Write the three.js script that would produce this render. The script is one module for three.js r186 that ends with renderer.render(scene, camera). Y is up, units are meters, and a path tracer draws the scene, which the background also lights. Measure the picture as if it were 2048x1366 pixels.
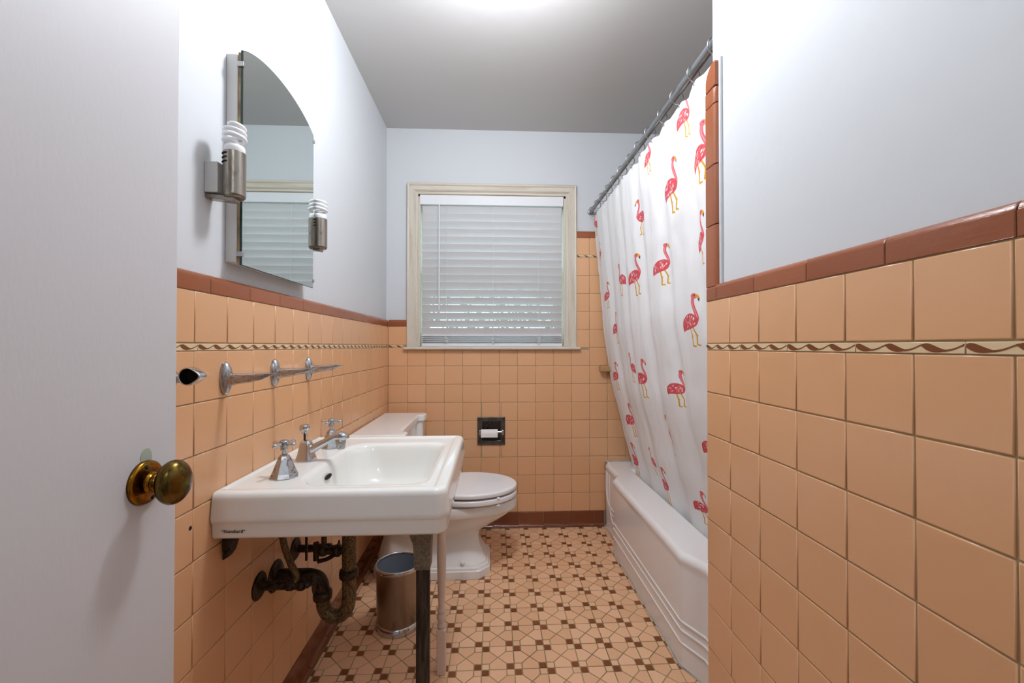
import * as THREE from 'three';
import { RoundedBoxGeometry } from 'three/addons/geometries/RoundedBoxGeometry.js';
import { mergeGeometries, toCreasedNormals } from 'three/addons/utils/BufferGeometryUtils.js';
import { ImprovedNoise } from 'three/addons/math/ImprovedNoise.js';

// ------------------------------------------------------------------ camera, sky, exposure
const scene = new THREE.Scene();
const EYE = 1.084;
const camera = new THREE.PerspectiveCamera(THREE.MathUtils.radToDeg(2 * Math.atan(683 / 850)), 2048 / 1366, 0.02, 100);
camera.position.set(0, EYE, 0);
{
  const yaw = Math.atan(39 / 850), pitch = Math.atan(9 / 850);
  camera.lookAt(Math.sin(yaw) * Math.cos(pitch), EYE + Math.sin(pitch), -Math.cos(yaw) * Math.cos(pitch));
}
scene.background = new THREE.Color(0.62, 0.9, 1.0);
scene.backgroundIntensity = 2.2;
const renderer = new THREE.WebGLRenderer({ antialias: true });
renderer.toneMapping = THREE.LinearToneMapping;
renderer.toneMappingExposure = 1.6;
renderer.shadowMap.enabled = true;
const LAMP = { at: [0.03, 2.245, -1.2], power: 1.62, color: new THREE.Color(0.93, 0.97, 1.035) };
const UNSEEN_HALL_LAMP = { at: [-0.1, 2.28, 0.85], power: 0.52, color: new THREE.Color(0.94, 0.97, 1.03) };  // out of view behind the camera, placed to brighten what faces the doorway

// ------------------------------------------------------------------ helpers
let seed = 12345;
const rnd = () => { seed = (seed * 1664525 + 1013904223) >>> 0; return seed / 4294967296; };
const V = (x, y, z) => new THREE.Vector3(x, y, z);
const used = new Map();
function numbered(name) {
  const n = used.get(name) ?? 0; used.set(name, n + 1);
  return n ? `${name}_${String(n).padStart(3, '0')}` : name;
}
function thing(name, label, category, group) {
  const o = new THREE.Group(); o.name = numbered(name); o.userData = { label, category };
  if (group) o.userData.group = group;
  scene.add(o); return o;
}
function structure(name, label, category) {
  const o = new THREE.Group(); o.name = name; o.userData = { kind: 'structure', label, category };
  scene.add(o); return o;
}
function part(name, geo, mat, parent, label) {
  const m = new THREE.Mesh(geo, mat); m.name = name; parent.add(m);
  if (label) m.userData.label = label;
  return m;
}
const box = (x0, x1, y0, y1, z0, z1) => new THREE.BoxGeometry(x1 - x0, y1 - y0, z1 - z0).translate((x0 + x1) / 2, (y0 + y1) / 2, (z0 + z1) / 2);
const rbox = (x0, x1, y0, y1, z0, z1, r = 0.003, s = 2) => new RoundedBoxGeometry(x1 - x0, y1 - y0, z1 - z0, s, r).translate((x0 + x1) / 2, (y0 + y1) / 2, (z0 + z1) / 2);
const tube = (pts, r, n = 32, rs = 12, closed = false) => new THREE.TubeGeometry(new THREE.CatmullRomCurve3(pts, closed, 'centripetal'), n, r, rs, closed);
const lathe = (pts, n = 32) => new THREE.LatheGeometry(pts.map(([r, y]) => new THREE.Vector2(r, y)), n);
const merge = (list) => mergeGeometries(list.map((g) => (g.index ? g.toNonIndexed() : g)).map((g) => { for (const k of Object.keys(g.attributes)) if (!['position', 'normal', 'uv'].includes(k)) g.deleteAttribute(k); return g; }));
function cyl(a, b, r0, r1 = r0, n = 20) {   // a closed cylinder from a to b
  const d = b.clone().sub(a), g = new THREE.CylinderGeometry(r1, r0, d.length(), n);
  g.translate(0, d.length() / 2, 0).applyQuaternion(new THREE.Quaternion().setFromUnitVectors(V(0, 1, 0), d.clone().normalize())).translate(a.x, a.y, a.z);
  return g;
}
function aim(g, at, dir) { return g.applyQuaternion(new THREE.Quaternion().setFromUnitVectors(V(0, 1, 0), dir.clone().normalize())).translate(at.x, at.y, at.z); }
// loft: rings of points (arrays of Vector3 of one length) to a smooth skin, with optional caps
function loft(rings, { closed = true, cap0 = false, cap1 = false, flip = false, plane = null } = {}) {
  const n = rings[0].length, pos = [], uv = [], idx = [];
  rings.forEach((r, j) => r.forEach((p, i) => { pos.push(p.x, p.y, p.z); uv.push(i / n, j / rings.length); }));
  const quad = (a, b, c, d) => flip ? idx.push(a, c, b, b, c, d) : idx.push(a, b, c, b, d, c);
  const m = closed ? n : n - 1;
  for (let j = 0; j < rings.length - 1; j++) for (let i = 0; i < m; i++) { const k = (i + 1) % n; quad(j * n + i, j * n + k, (j + 1) * n + i, (j + 1) * n + k); }
  const cap = (j, out) => {
    if (plane) {
      const f = rings[j].map((p) => new THREE.Vector2(p[plane[0]], p[plane[1]])), s = pos.length / 3, cw = THREE.ShapeUtils.isClockWise(f);
      rings[j].forEach((p) => { pos.push(p.x, p.y, p.z); uv.push(p[plane[0]], p[plane[1]]); });
      for (const t of THREE.ShapeUtils.triangulateShape(cw ? f.slice().reverse() : f, [])) { const q = cw ? t.map((v) => n - 1 - v) : t; idx.push(s + q[0], s + q[1], s + q[2]); }
      return;
    }
    const c = new THREE.Vector3(); rings[j].forEach((p) => c.add(p)); c.divideScalar(n);
    const b = pos.length / 3; pos.push(c.x, c.y, c.z); uv.push(0.5, 0.5);
    for (let i = 0; i < n; i++) { const k = (i + 1) % n; (out !== flip) ? idx.push(b, j * n + i, j * n + k) : idx.push(b, j * n + k, j * n + i); }
  };
  if (cap0) cap(0, false); if (cap1) cap(rings.length - 1, true);
  const g = new THREE.BufferGeometry();
  g.setAttribute('position', new THREE.Float32BufferAttribute(pos, 3)); g.setAttribute('uv', new THREE.Float32BufferAttribute(uv, 2)); g.setIndex(idx);
  g.computeVertexNormals(); return g;
}
// rounded rectangle ring in the xz plane at height y; radii per corner possible
function rring(x0, x1, z0, z1, y, r, seg = 6) {
  const R = Array.isArray(r) ? r : [r, r, r, r], pts = [];
  const cs = [[x1, z1, 0, R[0], -1, -1], [x0, z1, 1, R[1], 1, -1], [x0, z0, 2, R[2], 1, 1], [x1, z0, 3, R[3], -1, 1]];
  for (const [x, z, q, rr, sx, sz] of cs) for (let i = 0; i <= seg; i++) {
    const a = (q + i / seg) * Math.PI / 2;
    pts.push(V(x + sx * rr + Math.cos(a) * rr, y, z + sz * rr + Math.sin(a) * rr));
  }
  return pts;
}
// ------------------------------------------------------------------ textures
const noise = new ImprovedNoise();
const fbm = (x, y, z, o = 4) => { let s = 0, a = 0.5, f = 1; for (let i = 0; i < o; i++) { s += a * noise.noise(x * f, y * f, z + i * 7.3); a *= 0.5; f *= 2.03; } return s; };
function dataTex(n, fn, srgb, repeat = 1) {
  const d = new Uint8Array(n * n * 4);
  for (let y = 0; y < n; y++) for (let x = 0; x < n; x++) { const c = fn(x / n, y / n), i = (y * n + x) * 4; for (let k = 0; k < 3; k++) d[i + k] = Math.max(0, Math.min(255, c[k] * 255)); d[i + 3] = 255; }
  const t = new THREE.DataTexture(d, n, n); t.wrapS = t.wrapT = THREE.MirroredRepeatWrapping; t.magFilter = t.minFilter = THREE.LinearFilter;
  if (srgb) t.colorSpace = THREE.SRGBColorSpace; t.repeat.set(repeat, repeat); t.needsUpdate = true; return t;
}
const hex = (h) => [(h >> 16 & 255) / 255, (h >> 8 & 255) / 255, (h & 255) / 255];
const mixc = (a, b, t) => a.map((v, i) => v + (b[i] - v) * t);
const sstep = (a, b, x) => { const t = Math.max(0, Math.min(1, (x - a) / (b - a))); return t * t * (3 - 2 * t); };
const blotch = (c1, c2, sc, lo, hi, z, n = 128) => dataTex(n, (x, y) => mixc(hex(c1), hex(c2), sstep(lo, hi, fbm(x * sc, y * sc, z) + 0.25 * noise.noise(x * sc * 9, y * sc * 9, z + 3))), true);
const glazeBump = dataTex(256, (x, y) => { const v = 0.5 + 0.5 * fbm(x * 9, y * 9, 1.5, 3) + 0.06 * noise.noise(x * 90, y * 90, 4); return [v, v, v]; }, false, 1 / 0.45);
const paintBump = dataTex(512, (x, y) => { const v = 0.5 + 0.45 * fbm(x * 26, y * 40, 3.5, 4); return [v, v, v]; }, false, 1 / 0.8);
const grainBump = dataTex(256, (x, y) => { const v = 0.5 + 0.5 * fbm(x * 30, y * 30, 5.5, 3); return [v, v, v]; }, false, 1 / 0.2);
// ------------------------------------------------------------------ materials
const std = (o) => new THREE.MeshStandardMaterial(o), phy = (o) => new THREE.MeshPhysicalMaterial(o);
const M = {};
const glaze = (c, rough = 0.26) => phy({ color: c, roughness: rough, ior: 1.62, bumpMap: glazeBump, bumpScale: 0.0007 });
M.tile = [0xe3ae81, 0xe1ac7f, 0xe5b084, 0xe2ad80, 0xe4af82].map((c) => glaze(c));
M.brown = [0x9c5631, 0x97522d, 0xa05a35].map((c) => glaze(c, 0.2));
M.base = [0x7d4326, 0x783f23, 0x82482a].map((c) => glaze(c, 0.16));
M.grout = std({ color: 0xa9946f, roughness: 0.95 });
M.liner = glaze(0xe6cda3, 0.25); M.wave = glaze(0x7b4527, 0.22);
M.penta = [0xeebd95, 0xe9b78f, 0xf1c19a, 0xe7b58d].map((c) => std({ color: c, roughness: 0.42, bumpMap: glazeBump, bumpScale: 0.0004 }));
M.sqLight = [0xf0c29c, 0xeabb94].map((c) => std({ color: c, roughness: 0.42 }));
M.sqDark = [0x84461f, 0x7c401b, 0x8a4b24].map((c) => std({ color: c, roughness: 0.36 }));
M.floorGrout = std({ map: blotch(0xb29b74, 0x8c7b58, 18, -0.15, 0.25, 2.2), roughness: 0.95 });
M.plaster = std({ color: 0xd4d7da, roughness: 0.62, bumpMap: paintBump, bumpScale: 0.0012 });
M.ceil = std({ color: 0xcbc9c7, roughness: 0.8, bumpMap: paintBump, bumpScale: 0.001 });
M.doorPaint = std({ color: 0xcfced0, roughness: 0.5, bumpMap: grainBump, bumpScale: 0.0003 });
M.trim = std({ map: blotch(0xd8cfc0, 0xc6baa6, 6, -0.1, 0.45, 8.1, 256), roughness: 0.45 });
M.porc = phy({ color: 0xf0efec, roughness: 0.09 });
M.porcSink = phy({ map: dataTex(128, (x, y) => mixc(hex(0xecebe6), hex(0xd6d2b6), 0.75 * sstep(0.86, 0.9, y) * sstep(-0.12, 0.3, fbm(x * 7, y * 22, 41.3))), true), roughness: 0.08 });
M.tub = phy({ color: 0xefecea, roughness: 0.13 });
M.lid = phy({ color: 0xf3f2f3, roughness: 0.14 });
M.gap = std({ color: 0x15120f, roughness: 0.9 });  // near-black; in slots and holes it stands for the shade inside
M.chrome = std({ color: 0xc9ccd0, metalness: 1, roughness: 0.14 });
M.oldChrome = std({ map: blotch(0xb9b9bb, 0x77716a, 14, 0.0, 0.35, 3.3, 256), metalness: 0.95, roughness: 0.3 });
M.nickel = std({ map: blotch(0x9d958a, 0x766d62, 10, -0.1, 0.4, 6.4), metalness: 0.95, roughness: 0.32 });
M.brass = std({ map: blotch(0x9a6a1e, 0x5d4119, 5, -0.1, 0.35, 9.4), metalness: 1, roughness: 0.2 });
M.brassOld = std({ map: blotch(0x6e5a2c, 0x4d3a1c, 5, -0.1, 0.35, 11.4), metalness: 1, roughness: 0.24 });
M.rust = std({ map: blotch(0x4a3c2c, 0x1f1712, 9, -0.15, 0.2, 4.4, 256), metalness: 0.6, roughness: 0.5 });
M.rustLight = std({ map: blotch(0x7d6a46, 0x3a2c1b, 34, -0.25, 0.3, 14.4, 256), metalness: 0.5, roughness: 0.5 });
M.iron = std({ map: blotch(0x4b443c, 0x2a241e, 16, -0.2, 0.3, 17.4, 256), metalness: 0.5, roughness: 0.55 });
M.cast = std({ map: blotch(0x867b6b, 0x6a5f51, 30, -0.3, 0.4, 19.4, 256), metalness: 0.5, roughness: 0.6 });
M.steel = std({ color: 0x9a8f84, metalness: 1, roughness: 0.3 });
M.steelIn = std({ color: 0x8d97a3, metalness: 0.35, roughness: 0.4 });
M.rod = std({ color: 0x9aa0a5, metalness: 0.85, roughness: 0.34 });
M.mirror = std({ color: 0xd4dedd, metalness: 1, roughness: 0.015 });
M.glassEdge = phy({ color: 0x1d3531, roughness: 0.15 });
M.oldWood = std({ map: blotch(0xb39a72, 0x7d6646, 9, -0.1, 0.4, 23.4), roughness: 0.7 });
M.cabinet = std({ color: 0xdcdad6, roughness: 0.5 });
M.bulb = phy({ color: 0xf4f5f7, roughness: 0.25 });
M.plastic = std({ color: 0xf0f0ee, roughness: 0.4 });
M.blind = std({ color: 0xe6e7ea, roughness: 0.45 });
M.slat = std({ color: 0xdcdadb, roughness: 0.5 });
M.cord = std({ color: 0xe8e8e6, roughness: 0.8 });
M.paper = std({ color: 0xf1efec, roughness: 0.95, bumpMap: grainBump, bumpScale: 0.0005 });
M.woodLeg = std({ color: 0xe0cfc2, roughness: 0.55 });
M.bronzeHolder = std({ map: blotch(0x6d675f, 0x47423c, 14, -0.2, 0.3, 29.4), metalness: 0.9, roughness: 0.35 });
M.caulk = std({ map: blotch(0xc9c3b8, 0x5e564b, 16, 0.0, 0.35, 31.4), roughness: 0.8 });
M.pane = phy({ color: 0xffffff, transmission: 1, thickness: 0, roughness: 0 });

// ------------------------------------------------------------------ tiles
const XL = -0.619, XLP = -0.635, XR = 0.559, XRP = 0.575, ZB = -2.556, ZBP = -2.572, ZC = -1.088, CEIL = 2.394;
const PITCH = 0.1095, GAP = 0.002, T0 = 0.0885, T1 = 1.074;   // tile rows run from T0 to T1
const XA = 1.40;                                               // far wall of the bath alcove
// a cushion-edged tile from a convex outline (counter-clockwise in xy), face towards +z, its back at z = 0
function polyTile(pts, t = 0.008, b = 0.0022) {
  const n = pts.length;
  const inset = (d) => pts.map((p, i) => {
    const a = pts[(i + n - 1) % n], c = pts[(i + 1) % n];
    const e0 = new THREE.Vector2(p[0] - a[0], p[1] - a[1]).normalize(), e1 = new THREE.Vector2(c[0] - p[0], c[1] - p[1]).normalize();
    const n0 = new THREE.Vector2(-e0.y, e0.x), n1 = new THREE.Vector2(-e1.y, e1.x), m = n0.clone().add(n1); const k = d / Math.max(0.3, m.lengthSq() / 2);
    return [p[0] + m.x * k / 1, p[1] + m.y * k / 1, n0.clone().add(n1).normalize()];
  });
  const out = inset(0), mid = inset(b * 0.3), top = inset(b);
  const pos = [], nor = [], uv = [], idx = [], ou = rnd() * 3, ov = rnd() * 3;
  const ring = (r, z, up) => { const s = pos.length / 3; r.forEach((p) => { pos.push(p[0], p[1], z); const o = p[2]; const v = V(-o.x * (1 - up), -o.y * (1 - up), up).normalize(); nor.push(v.x, v.y, v.z); uv.push(p[0] + ou, p[1] + ov); }); return s; };
  const a = ring(out, 0, 0), c = ring(out, t - b, 0), d = ring(mid, t - b * 0.3, 0.5), e = ring(top, t, 1);
  for (const [p, q] of [[a, c], [c, d], [d, e]]) for (let i = 0; i < n; i++) { const k = (i + 1) % n; idx.push(p + i, p + k, q + i, p + k, q + k, q + i); }
  for (let i = 1; i < n - 1; i++) idx.push(e, e + i, e + i + 1);
  const g = new THREE.BufferGeometry();
  g.setAttribute('position', new THREE.Float32BufferAttribute(pos, 3)); g.setAttribute('normal', new THREE.Float32BufferAttribute(nor, 3)); g.setAttribute('uv', new THREE.Float32BufferAttribute(uv, 2)); g.setIndex(idx);
  return g;
}
const tileCache = new Map();
function rectTile(w, h) {
  const k = `${w.toFixed(4)}_${h.toFixed(4)}_${Math.floor(rnd() * 3)}`;
  if (!tileCache.has(k)) tileCache.set(k, polyTile([[-w / 2, -h / 2], [w / 2, -h / 2], [w / 2, h / 2], [-w / 2, h / 2]]));
  return tileCache.get(k);
}
// glazed trim swept along x (length L), height along y from 0, depth along +z
const sweepCache = new Map();
function sweep(kind, prof, L) {
  const k = kind + L.toFixed(4);
  if (!sweepCache.has(k)) {
    const n = prof.length, rings = [-L / 2, -L / 2 + 0.0012, L / 2 - 0.0012, L / 2].map((x, j) => prof.map(([z, y]) => { const s = j === 0 || j === 3 ? 0.0012 : 0; return V(x, y + (y > 0.02 ? -s : 0), z > 0.001 ? z - s : z); }));
    sweepCache.set(k, loft(rings, { flip: true, cap0: true, cap1: true, plane: ['z', 'y'] }));
  }
  return sweepCache.get(k);
}
const arcPts = (cx, cy, r, a0, a1, n) => Array.from({ length: n + 1 }, (_, i) => { const a = a0 + (a1 - a0) * i / n; return [cx + Math.cos(a) * r, cy + Math.sin(a) * r]; });
// profiles as [depth z, height y], seen from +x end
const CAPH = 0.0405;
const capProf = [[0, 0], [0.0155, 0], [0.016, 0.001], ...arcPts(0.004, CAPH - 0.012, 0.012, 0, Math.PI / 2, 6), [0, CAPH]];
const coveProf = [[0, 0], [0.034, 0], [0.034, 0.003], [0.024, 0.006], [0.0175, 0.014], [0.0165, 0.03], [0.016, T0 - 0.004], [0.0145, T0 - 0.001], [0, T0 - 0.001]];
// place wall pieces: frame = {o: origin, u: along, n: outward}, coordinates (s along, y up)
function wallFrame(kind) {
  if (kind === 'left') return { m: (s, y, d) => new THREE.Matrix4().makeBasis(V(0, 0, -1), V(0, 1, 0), V(1, 0, 0)).setPosition(XLP + d, y, -s) };    // s = -z
  if (kind === 'right') return { m: (s, y, d) => new THREE.Matrix4().makeBasis(V(0, 0, 1), V(0, 1, 0), V(-1, 0, 0)).setPosition(XRP - d, y, -s) };
  return { m: (s, y, d) => new THREE.Matrix4().setPosition(s, y, ZBP + d) };                                                                            // back: s = x
}
function put(name, geo, mat, parent, mtx, label) { const o = part(name, geo, mat, parent, label); o.applyMatrix4(mtx); return o; }
const pick = (a) => a[Math.floor(rnd() * a.length)];
function addTile(wall, fr, s0, s1, y0, y1, mats = M.tile) {
  const w = s1 - s0 - GAP, h = y1 - y0 - GAP; if (w < 0.006 || h < 0.006) return;
  const o = put('tile', rectTile(w, h), pick(mats), wall, fr.m((s0 + s1) / 2, (y0 + y1) / 2, 0.008 + (rnd() - 0.5) * 0.0004));
  o.rotateX((rnd() - 0.5) * 0.004); o.rotateY((rnd() - 0.5) * 0.004);
}
function addCap(wall, fr, s0, s1, y, mats = M.brown) { put('cap_tile', sweep('cap', capProf, s1 - s0 - 0.0015), pick(mats), wall, fr.m((s0 + s1) / 2, y + 0.0008, 0)); }
function addCove(wall, fr, s0, s1) { put('cove_tile', sweep('cove', coveProf, s1 - s0 - 0.0015), pick(M.base), wall, fr.m((s0 + s1) / 2, 0.0, 0)); }
// wavy liner: cream strip with a brown running wave
const linerGeo = new Map(), LH = 0.0145;
function waveGeo(L) {
  const p = 0.0508, k = L / p, n = Math.round(k * 22), top = [], bot = [];
  for (let i = 0; i <= n; i++) {
    const t = i / n * k, a = 2 * Math.PI * t, x = p * (t - 0.06 * Math.sin(a)) - L / 2, y = 0.0036 * Math.cos(a);
    const w = 0.0019 + 0.0034 * Math.pow(Math.max(0, Math.sin(a)), 0.8) ;
    top.push(new THREE.Vector2(Math.min(L / 2, Math.max(-L / 2, x + w * 0.55)), Math.min(0.0064, y + w * 0.7))); bot.push(new THREE.Vector2(Math.min(L / 2, Math.max(-L / 2, x - w * 0.55)), Math.max(-0.0064, y - w * 0.7)));
  }
  return new THREE.ExtrudeGeometry(new THREE.Shape([...bot, ...top.reverse()]), { depth: 0.0006, bevelEnabled: false, steps: 1 });
}
function addLiner(wall, fr, s0, s1, y) {
  const L = s1 - s0 - 0.0012, k = L.toFixed(4);
  if (!linerGeo.has(k)) linerGeo.set(k, [polyTile([[-L / 2, -LH / 2], [L / 2, -LH / 2], [L / 2, LH / 2], [-L / 2, LH / 2]], 0.008, 0.001), waveGeo(L * 0.995)]);
  const [a, b] = linerGeo.get(k), o = put('liner_tile', a, M.liner, wall, fr.m((s0 + s1) / 2, y + LH / 2 + 0.0005, 0.008));
  const w = part('wave_motif', b, M.wave, o, 'brown running wave'); w.position.z = 0.0078;
}
const CAPY = T1 + 0.016 + PITCH;   // foot of the brown cap course

// ------------------------------------------------------------------ walls, floor, ceiling
const hole = (x0, x1, y0, y1) => { const p = new THREE.Path(); p.moveTo(x0, y0); p.lineTo(x0, y1); p.lineTo(x1, y1); p.lineTo(x1, y0); p.closePath(); return p; };
const rect = (x0, x1, y0, y1) => { const p = new THREE.Shape(); p.moveTo(x0, y0); p.lineTo(x1, y0); p.lineTo(x1, y1); p.lineTo(x0, y1); p.closePath(); return p; };
const slab = (shape, z0, z1) => new THREE.ExtrudeGeometry(shape, { depth: z1 - z0, bevelEnabled: false }).translate(0, 0, z0);
const WIN = { x0: -0.446, x1: 0.446, y0: 1.078, y1: 1.997 }, TP = { x0: -0.064, x1: 0.051, y0: 0.517, y1: 0.637 };

const wallLeft = structure('wall_left', 'left wall, white plaster over peach square tiles', 'wall');
part('plaster', box(XLP - 0.15, XLP, -0.05, CEIL + 0.05, -2.75, 1.5), M.plaster, wallLeft);
part('drill_hole', aim(lathe([[0, 0.0004], [0.0042, 0.0004], [0.0046, 0], [0, 0]], 14), V(XL, 0.710, -0.905), V(1, 0, 0)), M.gap, wallLeft, 'old drill hole in a tile');
part('grout_bed', box(XLP, XL - 0.0021, 0, CAPY + 0.03, ZB + 0.001, 0.028), M.grout, wallLeft);
{
  const fr = wallFrame('left'), end = 2.556;
  for (let c = 0; c < 21; c++) {
    const s1 = end - c * PITCH, s0 = s1 - PITCH;
    for (let r = 0; r < 9; r++) addTile(wallLeft, fr, s0, s1, T0 + r * PITCH, T0 + (r + 1) * PITCH);
    addTile(wallLeft, fr, s0, s1, T1 + 0.016, CAPY);
  }
  for (let s = 0.9633 - 0.1525 * 3; s < end; s += 0.1525) { addCap(wallLeft, fr, s, Math.min(s + 0.1525, end), CAPY); addLiner(wallLeft, fr, s - 0.04, Math.min(s + 0.1125, end), T1); }
  for (let s = 0.55; s < end - 0.02; s += 0.1525) addCove(wallLeft, fr, s, Math.min(s + 0.1525, end - 0.016));
}
const wallBack = structure('wall_back', 'back wall with the window, white plaster over peach square tiles', 'wall');
{
  const s = rect(XLP - 0.15, XA + 0.15, -0.05, CEIL + 0.05); s.holes.push(hole(WIN.x0, WIN.x1, WIN.y0, WIN.y1), hole(TP.x0, TP.x1, TP.y0, TP.y1));
  part('plaster', slab(s, ZBP - 0.16, ZBP), M.plaster, wallBack);
  const b = new THREE.Shape(); const YT = T1 + 0.657;
  [[XLP, 0], [XA, 0], [XA, YT], [0.508, YT], [0.508, 1.062], [-0.508, 1.062], [-0.508, CAPY + 0.03], [XLP, CAPY + 0.03]].forEach(([x, y], i) => i ? b.lineTo(x, y) : b.moveTo(x, y)); b.closePath(); b.holes.push(hole(TP.x0, TP.x1, TP.y0, TP.y1));
  part('grout_bed', slab(b, ZBP, ZB - 0.0021), M.grout, wallBack);
  const fr = wallFrame('back');
  const minus = (x0, x1, y0, y1) => {   // a tile with the paper holder's niche cut away
    if (x1 <= TP.x0 || x0 >= TP.x1 || y1 <= TP.y0 || y0 >= TP.y1) return addTile(wallBack, fr, x0, x1, y0, y1);
    addTile(wallBack, fr, x0, TP.x0, y0, y1); addTile(wallBack, fr, TP.x1, x1, y0, y1);
    const a = Math.max(x0, TP.x0), c = Math.min(x1, TP.x1); addTile(wallBack, fr, a, c, y0, TP.y0); addTile(wallBack, fr, a, c, TP.y1, y1);
  };
  for (let c = -1; c < 18; c++) {
    const x0 = c < 0 ? XL : -0.507 + c * PITCH, x1 = Math.min(-0.507 + (c + 1) * PITCH, XA);
    for (let r = 0; r < 9; r++) minus(x0, x1, T0 + r * PITCH, r === 8 && x1 > -0.5 && x0 < 0.5 ? 1.062 : T0 + (r + 1) * PITCH);
    if (c < 0) addTile(wallBack, fr, x0, -0.508, T1 + 0.016, CAPY);
    if (x1 > 0.52) {
      const a = Math.max(x0, 0.508);
      for (let r = 0; r < 5; r++) addTile(wallBack, fr, a, x1, T1 + r * PITCH, T1 + (r + 1) * PITCH);
      addTile(wallBack, fr, a, x1, T1 + 5 * PITCH + 0.016, T1 + 6 * PITCH + 0.012);
    }
  }
  addCap(wallBack, fr, XL, -0.508, CAPY); addLiner(wallBack, fr, XL, -0.53, T1);
  for (let x = 0.508; x < XA; x += 0.1525) { const e = Math.min(x + 0.1525, XA); addCap(wallBack, fr, x, e, T1 + 6 * PITCH + 0.012); addLiner(wallBack, fr, x, e, T1 + 5 * PITCH); }
  for (let x = 0.1557 - 0.1525 * 5; x < 0.66; x += 0.1525) addCove(wallBack, fr, Math.max(x, XL + 0.018), Math.min(x + 0.1525, 0.675));
}
const wallRight = structure('wall_right', 'right wall beside the bath, white plaster over peach square tiles', 'wall');
part('plaster', box(XRP, XA + 0.15, -0.05, CEIL + 0.05, -1.078, 0.15), M.plaster, wallRight);
part('grout_bed', merge([box(XR + 0.0021, XRP, 0, CAPY + 0.03, -1.0865, 0.028), box(XRP, XA, 0, T1 + 0.657, -1.0865, -1.078)]), M.grout, wallRight);
{
  const fr = wallFrame('right');
  for (let c = 0; c < 10; c++) {
    const s1 = 1.088 - c * PITCH, s0 = s1 - PITCH;
    for (let r = 0; r < 9; r++) addTile(wallRight, fr, s0, s1, T0 + r * PITCH, T0 + (r + 1) * PITCH);
    addTile(wallRight, fr, s0, s1, T1 + 0.016, CAPY);
  }
  addCap(wallRight, fr, 1.0380, 1.088, CAPY);
  for (let k = 0; k < 6; k++) { const s = 1.0380 - 0.1525 * (k + 1); addCap(wallRight, fr, s, s + 0.1525, CAPY); }
  for (let s = 1.088; s > 0.1; s -= 0.1525) { addLiner(wallRight, fr, s - 0.1525, s, T1); addCove(wallRight, fr, s - 0.1525, s); }
  // brown bullnose strip up the corner of the alcove: rounded edge towards the room
  const up = (y0, y1, round) => {
    const g = sweep('strip' + (round ? 'r' : ''), capProf.map(([z, y]) => [z, y * 0.05 / CAPH]), y1 - y0 - 0.0018);
    put('corner_strip_tile', g, pick(M.brown), wallRight, new THREE.Matrix4().makeBasis(V(0, -1, 0), V(0, 0, 1), V(-1, 0, 0)).setPosition(XRP, (y0 + y1) / 2, ZC));
  };
  const ys = [CAPY + 0.0355, 1.392, 1.545, 1.700, 1.742]; for (let i = 0; i < 4; i++) up(ys[i], ys[i + 1]);
  // topmost piece with its corner rounded off
  const sh = new THREE.Shape(); sh.moveTo(0, 0); sh.lineTo(0.05, 0); sh.lineTo(0.05, 0.058); sh.quadraticCurveTo(0.047, 0.068, 0.036, 0.066); sh.quadraticCurveTo(0.008, 0.058, 0, 0.03); sh.closePath();
  put('corner_strip_tile', new THREE.ExtrudeGeometry(sh, { depth: 0.0115, bevelEnabled: true, bevelThickness: 0.0045, bevelSize: 0.004, bevelOffset: -0.004, bevelSegments: 4, curveSegments: 8 }), M.brown[0], wallRight, new THREE.Matrix4().makeBasis(V(0, 0, 1), V(0, 1, 0), V(-1, 0, 0)).setPosition(XRP, 1.743, ZC));
  part('caulk_bead', cyl(V(XRP - 0.002, CAPY + 0.04, -1.0362), V(XRP - 0.002, 1.81, -1.0362), 0.0056, 0.0056, 8), M.plaster, wallRight);
}
const wallAlcove = structure('wall_alcove', 'far wall of the bath alcove behind the curtain', 'wall');
part('plaster', box(XA + 0.016, XA + 0.15, -0.05, CEIL + 0.05, -2.72, -1.078), M.plaster, wallAlcove);
part('tile_field', box(XA, XA + 0.016, 0, T1 + 0.657, ZB, ZC), M.tile[0], wallAlcove);

const ceiling = structure('ceiling', 'pale painted plaster ceiling', 'ceiling');
part('plaster', box(XLP - 0.15, XA + 0.15, CEIL, CEIL + 0.12, -2.72, 0.15), M.ceil, ceiling);

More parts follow.
